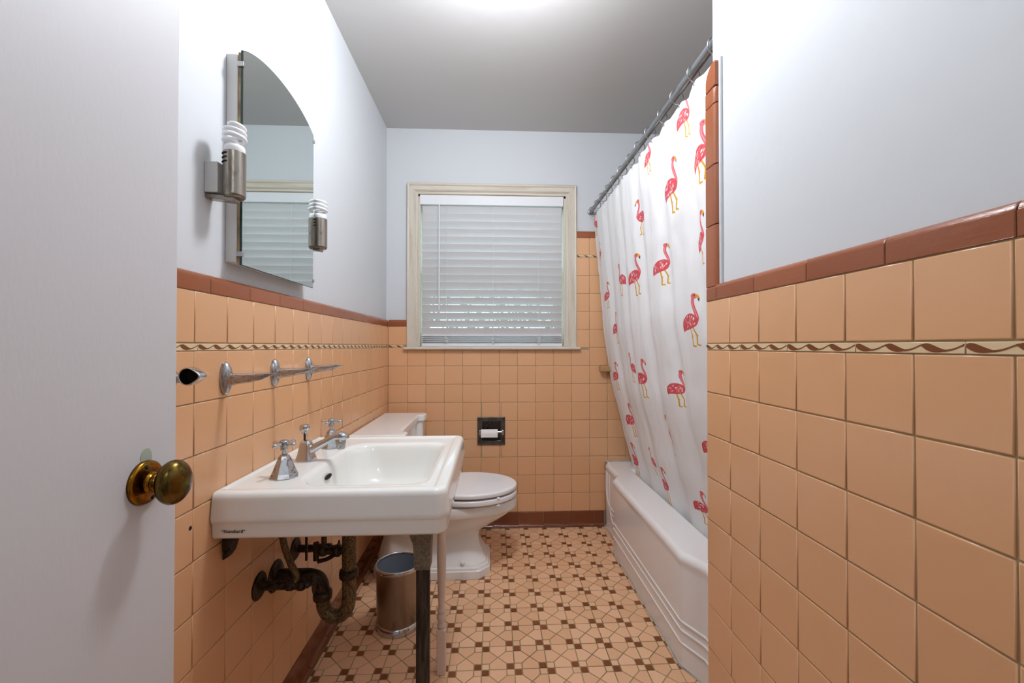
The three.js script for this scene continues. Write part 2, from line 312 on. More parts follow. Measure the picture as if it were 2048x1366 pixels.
const floor = structure('floor', 'floor of peach pentagon tiles with brown and peach small squares', 'floor');
{
  part('grout_bed', box(XLP, XA + 0.1, -0.06, -0.0012, ZBP, 0.03), M.floorGrout, floor);
  const P = 0.1105, a = 0.0262, g = 0.0018, X0 = -0.036, Z0 = -1.436;
  const lim = { x0: XL + 0.019, x1: 0.69, z0: ZB + 0.019, z1: 0.02 };
  const clip = (poly) => {
    let p = poly;
    for (const [ax, v, s] of [[0, lim.x0, 1], [0, lim.x1, -1], [1, -lim.z1, 1], [1, -lim.z0, -1]]) {
      const o = []; for (let i = 0; i < p.length; i++) { const A = p[i], B = p[(i + 1) % p.length], da = (A[ax] - v) * s, db = (B[ax] - v) * s; if (da >= 0) o.push(A); if (da * db < 0) { const t = da / (da - db); o.push([A[0] + (B[0] - A[0]) * t, A[1] + (B[1] - A[1]) * t]); } }
      p = o; if (p.length < 3) return null;
    }
    return p;
  };
  const shrink = (p) => { const n = p.length; return p.map((q, i) => { const A = p[(i + n - 1) % n], B = p[(i + 1) % n]; const e0 = new THREE.Vector2(q[0] - A[0], q[1] - A[1]).normalize(), e1 = new THREE.Vector2(B[0] - q[0], B[1] - q[1]).normalize(); const m = new THREE.Vector2(-e0.y - e1.y, e0.x + e1.x); return [q[0] + m.x * g / Math.max(0.6, m.lengthSq() / 2), q[1] + m.y * g / Math.max(0.6, m.lengthSq() / 2)]; }); };
  const area = (p) => p.reduce((s, q, i) => { const r = p[(i + 1) % p.length]; return s + q[0] * r[1] - r[0] * q[1]; }, 0) / 2;
  const cache = new Map();
  const list = { pentagon_tile: [], dark_square_tile: [], pale_square_tile: [] };
  const flat = new THREE.Matrix4().makeBasis(V(1, 0, 0), V(0, 0, -1), V(0, 1, 0));   // (x, y, up) -> world, y = -z
  const add = (kind, cx, cy, poly, variant) => {
    const abs = poly.map(([x, y]) => [x + cx, y + cy]), c = clip(abs); if (!c || area(c) < 4e-5) return;
    const whole = Math.abs(area(c) - area(abs)) < 1e-7, mats = kind === 'pentagon_tile' ? M.penta : kind[0] === 'd' ? M.sqDark : M.sqLight;
    list[kind].push({ key: whole ? kind + variant : null, poly: whole ? poly : c, at: whole ? [cx, cy] : [0, 0], mat: pick(mats), d: (cx * cx + cy * cy) + (cy < 1.3 ? 100 + 10 * (1.3 - cy) : 0), mid: [c.reduce((s, q) => s + q[0], 0) / c.length, c.reduce((s, q) => s + q[1], 0) / c.length] });
  };
  const house = [[a, 0], [P - a, 0], [P - a, a], [P / 2, P / 2], [a, a]];
  const rot = (p, q) => p.map(([x, y]) => { for (let i = 0; i < q; i++) [x, y] = [-y, x]; return [x, y]; });
  for (let i = -7; i < 9; i++) for (let j = -14; j < 12; j++) {
    const cx = X0 + i * P, cy = -Z0 + j * P;
    for (let q = 0; q < 4; q++) add('pentagon_tile', cx + (q === 2 ? P : q === 3 ? 0 : 0), cy + (q === 3 ? P : q === 2 ? 0 : 0), rot(house, q === 2 ? 2 : q), q);
    add('dark_square_tile', cx, cy, [[-a, 0], [0, 0], [0, a], [-a, a]], 0); add('dark_square_tile', cx, cy, [[0, -a], [a, -a], [a, 0], [0, 0]], 1);
    add('pale_square_tile', cx, cy, [[0, 0], [a, 0], [a, a], [0, a]], 0); add('pale_square_tile', cx, cy, [[-a, -a], [0, -a], [0, 0], [-a, 0]], 1);
  }
  const rest = new Map();
  for (const kind of Object.keys(list)) {
    const L = list[kind].filter((t) => !(t.mid[0] > 0.70)).sort((p, q) => p.d - q.d);
    L.forEach((t, i) => {
      const make = () => polyTile(shrink(t.poly), 0.006, 0.0008);
      let geo; if (t.key) { if (!cache.has(t.key)) cache.set(t.key, make()); geo = cache.get(t.key); } else geo = make();
      const m = new THREE.Matrix4().makeTranslation(t.at[0], -0.0058 + (rnd() - 0.5) * 0.0003, -t.at[1]).multiply(flat);
      if (i < 300) put(kind, geo, t.mat, floor, m);
      else { if (!rest.has(t.mat)) rest.set(t.mat, []); rest.get(t.mat).push(geo.clone().applyMatrix4(m)); }
    });
  }
  for (const [mat, gs] of rest) { const o = part('floor_tiles', merge(gs), mat, floor); o.userData.kind = 'stuff'; }
}
// entrance wall behind the camera, and the hallway the door opens from
const wallFront = structure('wall_front', 'entrance wall with the doorway', 'wall');
part('plaster', merge([box(XLP, -0.535, 0, CEIL, 0.03, 0.15), box(0.24, XRP, 0, CEIL, 0.03, 0.15), box(-0.535, 0.24, 2.06, CEIL, 0.03, 0.15)]), M.plaster, wallFront);
const hall = structure('wall_hall', 'plain hallway outside the bathroom door', 'wall');
part('hall_walls', merge([box(-1.6, XLP - 0.15, 0, 2.45, 0.13, 0.15), box(XA + 0.15, 1.6, 0, 2.45, 0.13, 0.15), box(-1.62, -1.6, 0, 2.45, 0.13, 1.5), box(1.6, 1.62, 0, 2.45, 0.13, 1.5), box(-1.62, 1.62, 0, 2.45, 1.5, 1.52), box(-1.6, 1.6, CEIL + 0.05, CEIL + 0.17, 0.15, 1.5)]), M.plaster, hall);
part('hall_floor', box(-1.6, 1.6, -0.06, 0, 0.03, 1.5), std({ color: 0x8a6a48, roughness: 0.5 }), hall);

// ------------------------------------------------------------------ window
const windowOne = structure('window_1', 'window with cream moulded casing behind the white blind', 'window');
{
  const prof = [[0, 0], [0.008, 0], [0.011, 0.004], [0.011, 0.012], [0.016, 0.016], [0.022, 0.022], [0.020, 0.03], [0.018, 0.046], [0.024, 0.052], [0.026, 0.06], [0.022, 0.064], [0, 0.064]];   // [depth, distance from opening]
  const z = ZBP - 0.0005, frame = (x0, x1, y0, y1) => {   // sides and head as mitred sweeps
    const run = (A, B, outA, outB) => loft([prof.map(([d, w]) => V(A.x + outA.x * w, A.y + outA.y * w, z + d)), prof.map(([d, w]) => V(B.x + outB.x * w, B.y + outB.y * w, z + d))], { cap0: true, cap1: true });
    return [run(V(x0, y0, 0), V(x0, y1, 0), V(-1, 0, 0), V(-1, 1, 0)), run(V(x0, y1, 0), V(x1, y1, 0), V(-1, 1, 0), V(1, 1, 0)), run(V(x1, y1, 0), V(x1, y0, 0), V(1, 1, 0), V(1, 0, 0))];
  };
  for (const g of frame(WIN.x0, WIN.x1, WIN.y0 - 0.004, WIN.y1)) part('window_casing', g.toNonIndexed(), M.trim, windowOne);
  windowOne.children.forEach((c) => c.geometry.computeVertexNormals());
  part('window_sill', rbox(-0.528, 0.531, 1.0615, 1.0775, ZBP - 0.06, ZBP + 0.045, 0.007, 3), M.trim, windowOne);
  part('jamb_lining', merge([box(WIN.x0, WIN.x0 + 0.012, WIN.y0, WIN.y1, ZBP - 0.16, ZBP), box(WIN.x1 - 0.012, WIN.x1, WIN.y0, WIN.y1, ZBP - 0.16, ZBP), box(WIN.x0, WIN.x1, WIN.y1 - 0.012, WIN.y1, ZBP - 0.16, ZBP), box(WIN.x0, WIN.x1, WIN.y0, WIN.y0 + 0.004, ZBP - 0.16, ZBP)]), M.trim, windowOne);
  const zs = ZBP - 0.12, sx0 = WIN.x0 + 0.012, sx1 = WIN.x1 - 0.012;
  for (const [y0, y1, dz] of [[WIN.y0 + 0.004, 1.54, 0], [1.52, WIN.y1 - 0.012, -0.03]]) {
    part('sash', merge([box(sx0, sx0 + 0.04, y0, y1, zs + dz - 0.02, zs + dz), box(sx1 - 0.04, sx1, y0, y1, zs + dz - 0.02, zs + dz), box(sx0 + 0.04, sx1 - 0.04, y0, y0 + 0.045, zs + dz - 0.02, zs + dz), box(sx0 + 0.04, sx1 - 0.04, y1 - 0.035, y1, zs + dz - 0.02, zs + dz)]), M.trim, windowOne);
    part('pane', box(sx0 + 0.04, sx1 - 0.04, y0 + 0.045, y1 - 0.035, zs + dz - 0.012, zs + dz - 0.008), M.pane, windowOne);
  }
}
// ------------------------------------------------------------------ blind
{
  const b = thing('window_blind', 'white slatted window blind hanging closed in the cream window casing', 'blind');
  const zc = ZBP - 0.022, W0 = -0.425, W1 = 0.424;
  part('valance', rbox(-0.437, 0.431, 1.934, 1.992, ZBP - 0.004, ZBP + 0.008, 0.003), M.blind, b);
  for (const s of [-1, 1]) part('valance_return', rbox(s < 0 ? -0.437 : 0.423, s < 0 ? -0.429 : 0.431, 1.934, 1.99, ZBP - 0.06, ZBP - 0.004, 0.002), M.blind, b);
  part('headrail', box(-0.42, 0.418, 1.945, 1.985, ZBP - 0.06, ZBP - 0.008), M.blind, b);
  const tilt = THREE.MathUtils.degToRad(57), slat = new RoundedBoxGeometry(W1 - W0, 0.003, 0.05, 2, 0.0014);
  {   // slight crown across the slat
    const p = slat.attributes.position; for (let i = 0; i < p.count; i++) p.setY(i, p.getY(i) + 0.0022 * (1 - (p.getZ(i) / 0.025) ** 2) * 1.5); slat.computeVertexNormals();
  }
  const pitch = 0.0462, first = 1.912;
  for (let k = 0; k < 17; k++) {
    const o = part('slat', slat, M.slat, b); o.position.set((W0 + W1) / 2, first - k * pitch, zc); o.rotation.x = -tilt + (rnd() - 0.5) * 0.02;
  }
  for (const y of [1.1505, 1.1385, 1.1265, 1.1145, 1.105]) { const o = part('slat', slat, M.slat, b); o.position.set((W0 + W1) / 2 + (rnd() - 0.5) * 0.004, y, zc); o.rotation.x = 0.3; }
  part('bottom_rail', rbox(W0, W1, 1.0795, 1.0985, zc - 0.025, zc + 0.025, 0.004), M.blind, b);
  for (const x of [-0.277, 0.003, 0.281]) {
    part('ladder_cord', merge([cyl(V(x, 1.10, zc + 0.027), V(x, 1.937, zc + 0.0185), 0.0009, 0.0009, 6), cyl(V(x + 0.004, 1.10, zc - 0.027), V(x + 0.004, 1.937, zc - 0.018), 0.0009, 0.0009, 6)]), M.cord, b);
    const pts = []; for (let i = 0; i <= 26; i++) { const t = i / 26; pts.push(V(x + 0.012 * Math.sin(t * 27 + x * 9) * (1 - 0.3 * t), 1.152 - t * 0.058, zc + 0.031 + 0.004 * Math.sin(t * 19))); }
    part('slack_cord', tube(pts, 0.0015, 90, 6), M.cord, b);
  }
  part('tilt_wand', cyl(V(-0.32, 1.302, ZBP + 0.013), V(-0.32, 1.936, ZBP + 0.010), 0.0042, 0.0042, 8), M.blind, b);
}
// shrubs in the garden outside the window
{
  const leaf = new THREE.Shape(); leaf.moveTo(0, 0); leaf.quadraticCurveTo(0.028, 0.03, 0, 0.09); leaf.quadraticCurveTo(-0.028, 0.03, 0, 0);
  const lg = new THREE.ShapeGeometry(leaf, 4); { const p = lg.attributes.position; for (let i = 0; i < p.count; i++) p.setZ(i, 0.25 * Math.abs(p.getX(i))); lg.computeVertexNormals(); }
  [[-0.95, -4.3, 0.75, 2.3, 0x2c5c38], [0.2, -4.9, 0.8, 1.9, 0x4d8f48], [1.2, -4.2, 0.7, 2.5, 0x28603c]].forEach(([x, z, r, h, c], i) => {
    const t = thing('garden_shrub', ['dark leafy shrub outside the window, the taller left one of three', 'low bright green shrub outside the window between two taller ones', 'tall deep green shrub outside the window at its right side'][i], 'shrub');
    t.position.set(x, -0.3, z);
    part('stem', cyl(V(0, 0, 0), V(0.03, h * 0.6, 0), 0.04, 0.02, 8), M.oldWood, t);
    const n = 1500, im = new THREE.InstancedMesh(lg, std({ color: c, roughness: 0.6, side: THREE.DoubleSide }), n), m = new THREE.Matrix4(), q = new THREE.Quaternion();
    for (let k = 0; k < n; k++) {
      const u = rnd() * 2 - 1, a = rnd() * 6.283, rr = Math.cbrt(rnd()); q.setFromEuler(new THREE.Euler(rnd() * 3, rnd() * 6, rnd() * 3));
      m.compose(V(rr * r * Math.sqrt(1 - u * u) * Math.cos(a), h * 0.5 + rr * h * 0.6 * u + 0.2, rr * r * 0.6 * Math.sqrt(1 - u * u) * Math.sin(a)), q, V(1.4, 1.4, 1.4)); im.setMatrixAt(k, m);
    }
    im.name = 'foliage'; im.userData.kind = 'stuff'; t.add(im);
  });
  const g = structure('ground_outside', 'lawn outside the window', 'ground');
  part('lawn', box(-8, 8, -0.5, -0.3, -14, -2.76), std({ color: 0x55733f, roughness: 1 }), g);
}
// ------------------------------------------------------------------ ceiling lamp (above the frame) and unseen hallway lamp, placed to brighten the doorway side
function globeLamp(label, L) {
  const t = thing('unseen_ceiling_light', label, 'lamp'); t.position.set(...L.at);
  const top = CEIL - L.at[1] + (L === UNSEEN_HALL_LAMP ? 0.05 : 0);
  part('ceiling_plate', lathe([[0, top], [0.085, top], [0.085, top - 0.012], [0.06, top - 0.03], [0.05, 0.09], [0, 0.09]], 32), M.chrome, t);
  part('globe', new THREE.SphereGeometry(0.1, 32, 20), std({ color: 0xffffff, emissive: L.color, emissiveIntensity: 2.0, roughness: 0.3 }), t, 'glowing white glass globe');
  const p = new THREE.PointLight(L.color, L.power, 0, 2); p.name = 'globe_glow'; p.castShadow = true; p.shadow.radius = 4.7; p.shadow.mapSize.set(1024, 1024); t.add(p);
}
globeLamp('white globe lamp on the bathroom ceiling above the basin', LAMP);
globeLamp('white globe lamp out of view on the hallway ceiling, lighting the doorway side', UNSEEN_HALL_LAMP);

// ------------------------------------------------------------------ door with brass knob
{
  const d = structure('door_1', 'open white painted door with a brass knob', 'door');
  const XD = -0.527;
  part('door_slab', rbox(XD - 0.035, XD, 0.008, 2.04, -0.7355, -0.02, 0.002), M.doorPaint, d);
  const at = V(XD, 0.877, -0.672);
  const k = new THREE.Group(); k.name = 'door_knob'; k.position.copy(at); d.add(k);
  const side = (g) => g.applyMatrix4(new THREE.Matrix4().makeRotationZ(-Math.PI / 2));   // lathe axis y -> +x
  part('rosette', side(lathe([[0, 0.0105], [0.016, 0.0105], [0.02, 0.008], [0.029, 0.0065], [0.0325, 0.004], [0.0335, 0.0], [0, 0]], 36)), M.brass, k);
  part('neck', side(lathe([[0, 0.03], [0.009, 0.03], [0.0095, 0.02], [0.0125, 0.0185], [0.013, 0.015], [0.0105, 0.0125], [0.0155, 0.011], [0.0165, 0.008], [0.0165, 0.006], [0, 0.006]], 28)), M.brass, k);
  part('grip', side(new THREE.SphereGeometry(1, 36, 24).scale(0.0335, 0.0205, 0.029)).translate(0.0425, 0, 0), M.brassOld, k);
  for (const [y, z] of [[0.024, 0.006], [-0.024, -0.006]]) part('screw', side(lathe([[0, 0.0085], [0.0035, 0.0075], [0.004, 0.006], [0, 0.006]], 12)).translate(0, y, z), M.gap, k);
  part('bare_patch', new THREE.SphereGeometry(1, 16, 8).scale(0.0006, 0.014, 0.011).translate(0.0003, 0.038, -0.002), std({ color: 0xa9b0a0, roughness: 0.8 }), k, 'patch of old green paint showing above the rosette');
}
// ------------------------------------------------------------------ mirror cabinet
{
  const t = thing('mirror_cabinet', 'arched frameless mirror cabinet on the white wall above the basin', 'mirror');
  const z0 = -1.036, z1 = -1.438, y0 = 1.276, ys = 1.784, ya = 1.83;
  const shape = (i) => { const s = new THREE.Shape(), a = -z0 + i, b = -z1 - i; s.moveTo(a, y0 + i); s.lineTo(b, y0 + i); s.lineTo(b, ys - i); s.bezierCurveTo(b - 0.1, ya + 0.012 - i, a + 0.1, ya + 0.019 - i, a, ys + 0.006 - i); s.closePath(); return s; };
  const ext = (i, x0, x1) => new THREE.ExtrudeGeometry(shape(i), { depth: x1 - x0, bevelEnabled: false, curveSegments: 24 }).applyMatrix4(new THREE.Matrix4().makeBasis(V(0, 0, -1), V(0, 1, 0), V(1, 0, 0))).translate(x0, 0, 0);
  part('cabinet_body', rbox(XLP, XLP + 0.027, y0 + 0.008, 1.782, z1 + 0.002, z0 - 0.001, 0.002), M.cabinet, t);
  part('door_board', ext(0.003, XLP + 0.0275, XLP + 0.0345), M.oldWood, t, 'tan bare wood edge behind the mirror');
  part('glass_edge', ext(0.0, XLP + 0.0348, XLP + 0.0392), M.glassEdge, t);
  part('mirror_glass', ext(0.0012, XLP + 0.0393, XLP + 0.0398), M.mirror, t, 'silvered mirror glass');
  for (const [y, z] of [[1.756, z0], [1.302, z0], [1.765, z1], [1.30, z1]]) part('clip', rbox(XLP + 0.028, XLP + 0.0425, y - 0.006, y + 0.006, z - 0.0045, z + 0.0045, 0.0015), M.oldChrome, t);
}
function sconce(z, label, near) {
  const t = thing('wall_sconce', label, 'sconce', 'unlit sconces beside the mirror'); const x = near ? -0.579 : -0.588, y = 1.412; t.position.set(x, y, z);
  part('wall_plate', rbox(XLP - x, -0.027, 0.012, 0.08, -0.016, 0.016, 0.002), M.cabinet, t);
  part('arm', rbox(XLP - x, 0.006, -0.006, 0.004, -0.013, 0.013, 0.002).applyMatrix4(new THREE.Matrix4().makeRotationZ(-0.12)), M.nickel, t);
  part('holder', lathe([[0, 0.002], [0.0185, 0.002], [0.022, 0.006], [0.0226, 0.01], [0.0226, 0.104], [0.0218, 0.105], [0.0212, 0.104], [0.0208, 0.03], [0, 0.03]], 36), M.nickel, t);
  for (let k = 0; k < 3; k++) part('slot', tube([V(-0.0182, 0.079 + k * 0.0095, 0.0134), V(-0.0125, 0.079 + k * 0.0095, 0.0192), V(-0.004, 0.079 + k * 0.0095, 0.0224)], 0.0020, 10, 6), M.gap, t);
  part('bulb_base', lathe([[0, 0.09], [0.0205, 0.09], [0.0208, 0.114], [0.019, 0.12], [0.008, 0.122], [0, 0.122]], 32), M.plastic, t, 'white plastic bulb base');
  const pts = []; for (let i = 0; i <= 90; i++) { const u = i / 90, a = u * Math.PI * 6.6 + (near ? 0.6 : 2.2), r = u < 0.08 ? 0.009 + 0.14 * u : u > 0.93 ? 0.018 - (u - 0.93) * 0.13 : 0.0202 - 0.0022 * u; pts.push(V(Math.cos(a) * r, 0.127 + 0.04 * u, Math.sin(a) * r)); }
  pts.unshift(V(pts[0].x * 0.8, 0.118, pts[0].z * 0.8));
  part('spiral_tube', tube(pts, 0.0049, 220, 10), M.bulb, t, 'unlit white spiral bulb');
  return t;
}
sconce(-0.978, 'unlit metal sconce with a spiral bulb at the doorward side of the mirror', true);
sconce(-1.475, 'unlit metal sconce with a spiral bulb at the windowward side of the mirror', false);

// ------------------------------------------------------------------ chrome shelf brackets and towel post on the left wall
[[-1.01, 'first chrome shelf bracket from the door on the tiled wall'], [-1.231, 'middle one of three chrome shelf brackets on the tiled wall'], [-1.452, 'chrome shelf bracket on the tiled wall, the one nearest the window']].forEach(([z, label]) => {
  const t = thing('shelf_bracket', label, 'bracket', 'chrome shelf brackets above the basin'); t.position.set(XL, 1.009, z);
  const R = []; for (const [d, w, h, dy] of [[0, 0.0165, 0.0385, 0], [0.005, 0.0165, 0.038, 0], [0.010, 0.0148, 0.035, 0], [0.0145, 0.0105, 0.027, 0.001], [0.017, 0.005, 0.014, 0.002], [0.0175, 0.001, 0.004, 0.003]]) R.push(Array.from({ length: 28 }, (_, i) => { const a = i / 28 * 2 * Math.PI, s = Math.sin(a); return V(d, dy + s * h, Math.cos(a) * w * (s < 0 ? 1 - 0.25 * s * s : 1)); }));
  part('rosette', loft(R, { flip: false, cap1: true }), M.oldChrome, t);
  const A = []; for (const [x, y, h, w] of [[0.008, 0.004, 0.024, 0.011], [0.018, 0.001, 0.0165, 0.0085], [0.03, 0.002, 0.0138, 0.0078], [0.06, 0.004, 0.0122, 0.0076], [0.09, 0.0075, 0.0085, 0.0064], [0.112, 0.0108, 0.0026, 0.003], [0.121, 0.0118, 0.0008, 0.0008]]) A.push(Array.from({ length: 16 }, (_, i) => { const a = i / 16 * 2 * Math.PI; return V(x, y + Math.sin(a) * h * (Math.sin(a) > 0 ? 0.65 : 1.1), Math.cos(a) * w); }));
  part('arm', loft(A, { cap1: true }), M.oldChrome, t);
});
{
  const t = thing('towel_bar_post', 'empty chrome towel bar post on the tiled wall just behind the door', 'towel bar'); t.position.set(XL, 1.026, -0.845);
  const R = []; for (const [x, h, w] of [[0, 0.02, 0.016], [0.006, 0.018, 0.014], [0.014, 0.009, 0.009], [0.024, 0.0085, 0.009]]) R.push(Array.from({ length: 20 }, (_, i) => { const a = i / 20 * 2 * Math.PI; return V(x, Math.sin(a) * h - 0.004, Math.cos(a) * w); }));
  part('post', loft(R, { cap1: true }), M.chrome, t);
  const tear = (k, z) => Array.from({ length: 28 }, (_, i) => { const a = i / 28 * 2 * Math.PI, c = Math.cos(a), s = Math.sin(a); return V(0.040 + c * 0.0172 * k + (c > 0 ? 0.0075 * k * c * c * c * c : 0), s * 0.0175 * k * (c > 0 ? 1 - 0.14 * c * c : 1), z); });
  part('socket', loft([tear(0.4, -0.016), tear(0.85, -0.014), tear(1, -0.006), tear(1, 0.009), tear(0.95, 0.0115), tear(0.86, 0.0115), tear(0.82, 0.008), tear(0.78, -0.011)], { cap0: true }), M.chrome, t);
  part('socket_shade', loft([tear(0.8, -0.0105), tear(0.8, -0.0115)], { cap0: true, cap1: true }), M.gap, t, 'dark plate for the shade inside the socket');  // thin black plate, the shade of the empty socket put into colour
}
// ------------------------------------------------------------------ wash basin
{
  const t = thing('wash_basin', 'white porcelain wash basin with a square deck mounted on the tiled wall', 'basin');
  const X0 = -0.6188, X1 = -0.098, Z0 = -1.566, Z1 = -0.963;
  const o = (i, y, r) => rring(X0 + Math.max(0, i - 0.012) * 0.4, X1 - i, Z0 + i, Z1 - i, y, [Math.max(0.006, r - i), 0.004, 0.004, Math.max(0.006, r - i)], 7);
  const R = [o(0.03, 0.664, 0.035), o(0.018, 0.6565, 0.035), o(0.011, 0.6575, 0.035), o(0.0065, 0.663, 0.035), o(0.006, 0.690, 0.035), o(0.002, 0.6955, 0.035), o(0.0, 0.701, 0.035), o(0.0005, 0.708, 0.035), o(0.004, 0.738, 0.035), o(0.0045, 0.747, 0.035), o(0.007, 0.7545, 0.035), o(0.012, 0.759, 0.035), o(0.019, 0.7605, 0.035), o(0.03, 0.7600, 0.032), o(0.035, 0.7585, 0.03), o(0.038, 0.7565, 0.028), o(0.042, 0.7555, 0.026)];
  const b = (k, y, r) => rring(-0.476 + k, -0.156 - k * 0.75, -1.462 + k, -1.026 - k * 0.8, y, [r, r * 1.7, r * 1.7, r], 7);
  R.push(b(-0.008, 0.7555, 0.045), b(0, 0.7545, 0.045), b(0.006, 0.7515, 0.045), b(0.011, 0.745, 0.045), b(0.016, 0.73, 0.046), b(0.024, 0.69, 0.05), b(0.036, 0.655, 0.052), b(0.055, 0.633, 0.055), b(0.085, 0.623, 0.05), b(0.12, 0.619, 0.03));
  part('bowl', loft(R, { flip: true, cap1: true }), M.porcSink, t);
  const u = (k, y) => rring(-0.49 + k, -0.15 - k, -1.475 + k, -1.02 - k, y, Math.max(0.02, 0.09 - k * 0.3), 7);
  part('underside', loft([u(-0.03, 0.664), u(0.0, 0.652), u(0.02, 0.632), u(0.05, 0.615), u(0.1, 0.604), u(0.14, 0.602)], { flip: false, cap1: true }), M.porcSink, t);
  const ovf = new THREE.SphereGeometry(1, 20, 12).scale(0.005, 0.0065, 0.022); part('overflow_slot', ovf.translate(-0.4545, 0.722, -1.205), M.gap, t, 'dark overflow slot');
  part('drain', lathe([[0, 0.001], [0.016, 0.001], [0.021, 0.003], [0.022, 0], [0, 0]], 28).translate(-0.36, 0.6195, -1.245), M.oldChrome, t);
  // maker's mark printed on the side facing the door
  const c = document.createElement('canvas'); c.width = 512; c.height = 128; const g = c.getContext('2d'); g.fillStyle = '#000'; g.fillRect(0, 0, 512, 128); g.fillStyle = '#fff'; g.font = 'bold 92px serif'; g.textAlign = 'center'; g.textBaseline = 'middle'; g.setTransform(1, 0, 0, 1, 0, 0); g.fillText('\u201CStandard\u201D', 256, 70);
  const tx = new THREE.CanvasTexture(c);
  part('printed_mark', new THREE.PlaneGeometry(0.05, 0.0125).translate(-0.5705, 0.6755, Z1 - 0.0055), std({ color: 0x0c0a0a, alphaMap: tx, transparent: true, alphaTest: 0.02, roughness: 0.4 }), t, 'small black printed script mark');
  {
    const basin = t; const l = new THREE.Group(); l.name = 'leg'; l.userData.label = 'dark steel leg with a cast bracket'; basin.add(l); l.position.set(-0.169, 0, -1.055);
    const oc = (r, y, k = 1) => Array.from({ length: 8 }, (_, i) => { const a = (i + 0.5) / 8 * 2 * Math.PI; return V(Math.cos(a) * r, y, Math.sin(a) * r * k); });
    const g = loft([oc(0.0175, 0), oc(0.0175, 0.56)], { flip: true, cap0: true, cap1: true }).toNonIndexed(); g.computeVertexNormals(); part('post', g, M.iron, l);
    const sq = (w, x, y, d) => [[1, 1], [-1, 1], [-1, -1], [1, -1]].map(([a, b]) => V(x + a * w, y, b * d));
    const h = loft([sq(0.0185, 0, 0.545, 0.0185), sq(0.0195, 0, 0.58, 0.0195), sq(0.0215, -0.001, 0.61, 0.021), sq(0.028, -0.004, 0.637, 0.024), sq(0.040, -0.009, 0.6525, 0.026)], { flip: true, cap0: true, cap1: true }).toNonIndexed(); h.computeVertexNormals(); part('cast_bracket', h, M.cast, l);
    part('slot', rbox(-0.006, 0.008, 0.636, 0.65, 0.0235, 0.0265, 0.001), M.gap, l);
  }
}
// taps, spout
function crossTap(z, label, turn) {
  const t = thing('basin_tap', label, 'tap', 'cross-handled taps on the basin'); t.position.set(-0.522, 0.7555, z);
  const hexr = (r, y) => Array.from({ length: 24 }, (_, i) => { const a = i / 24 * 2 * Math.PI, k = 0.93 + 0.09 * Math.cos(((a * 8 / (2 * Math.PI)) % 1 - 0.5) * Math.PI / 4 * 2) * 0 + 0.07 / Math.cos(((a + Math.PI / 8) % (Math.PI / 4)) - Math.PI / 8) ; const o = Math.cos(Math.PI / 8) / Math.cos(((a + 9 * Math.PI) % (Math.PI / 4)) - Math.PI / 8); return V(Math.cos(a) * r * o, y, Math.sin(a) * r * o); });
  const body = loft([hexr(0.034, 0), hexr(0.0345, 0.003), hexr(0.033, 0.006), hexr(0.03, 0.012), hexr(0.0225, 0.03), hexr(0.0155, 0.047), hexr(0.0125, 0.053), hexr(0.0085, 0.056)], { flip: true, cap1: true }).toNonIndexed(); body.computeVertexNormals();
  part('skirt', body, M.oldChrome, t);
  part('stem', lathe([[0.0055, 0.054], [0.0055, 0.066], [0.0085, 0.067], [0.0095, 0.071], [0.0085, 0.075], [0.0105, 0.078], [0.011, 0.088], [0.009, 0.092], [0, 0.093]], 20), M.oldChrome, t);
  for (let k = 0; k < 4; k++) {
    const a = turn + k * Math.PI / 2, d = V(Math.cos(a), 0, Math.sin(a)), h = V(0, 0.083, 0);
    part('handle_arm', aim(lathe([[0, 0.004], [0.0042, 0.006], [0.0042, 0.014], [0.0052, 0.026], [0.0056, 0.03], [0.004, 0.0335], [0, 0.0345]], 12), h, d), M.chrome, t);
  }
}
crossTap(-1.095, 'basin tap with cross handle and flared skirt, the one nearer the door', 0.35);
crossTap(-1.408, 'basin tap with cross handle, behind the spout towards the toilet', 0.1);
{
  const t = thing('basin_spout', 'chrome basin spout with a pop-up drain knob between the two taps', 'faucet'); t.position.set(-0.534, 0.7555, -1.248);
  const S = (x, y, h, w, ang) => Array.from({ length: 20 }, (_, i) => { const a = i / 20 * 2 * Math.PI, c = Math.cos(a), s = Math.sin(a); const u = Math.sign(s) * Math.pow(Math.abs(s), 0.7) * h, v = Math.sign(c) * Math.pow(Math.abs(c), 0.7) * w; return V(x - u * Math.sin(ang), y + u * Math.cos(ang), v); });
  const base = (r, y, k = 1) => rring(-r * k, r * k, -r, r, y, r * 0.5, 5);
  part('body', loft([base(0.0245, 0), base(0.025, 0.003), base(0.0235, 0.008), base(0.0195, 0.02), base(0.0165, 0.038), base(0.0145, 0.05), base(0.012, 0.056), base(0.005, 0.059)], { flip: true, cap1: true }), M.chrome, t);
  part('neck', loft([S(0.0, 0.024, 0.014, 0.0145, 0.5), S(0.02, 0.034, 0.0125, 0.0135, 0.5), S(0.055, 0.054, 0.0095, 0.0125, 0.5), S(0.082, 0.0685, 0.0095, 0.0135, 0.35), S(0.095, 0.0705, 0.0125, 0.0145, -0.1), S(0.106, 0.067, 0.013, 0.0145, -0.7), S(0.111, 0.06, 0.011, 0.013, -1.2)], { flip: true, cap0: true, cap1: true }), M.chrome, t);
  part('nozzle', lathe([[0, 0.033], [0.0105, 0.033], [0.0125, 0.036], [0.0125, 0.047], [0.0135, 0.049], [0.0135, 0.062], [0, 0.066]], 20).translate(0.098, 0, 0), M.oldChrome, t);
  part('lift_rod', cyl(V(-0.004, 0.052, 0), V(-0.004, 0.086, 0), 0.003, 0.003, 10), M.rust, t);
  part('lift_knob', lathe([[0, 0.078], [0.0075, 0.078], [0.0085, 0.085], [0.0125, 0.087], [0.0145, 0.09], [0.0145, 0.0995], [0.012, 0.1025], [0, 0.103]], 8).translate(-0.004, 0, 0), M.chrome, t);
}
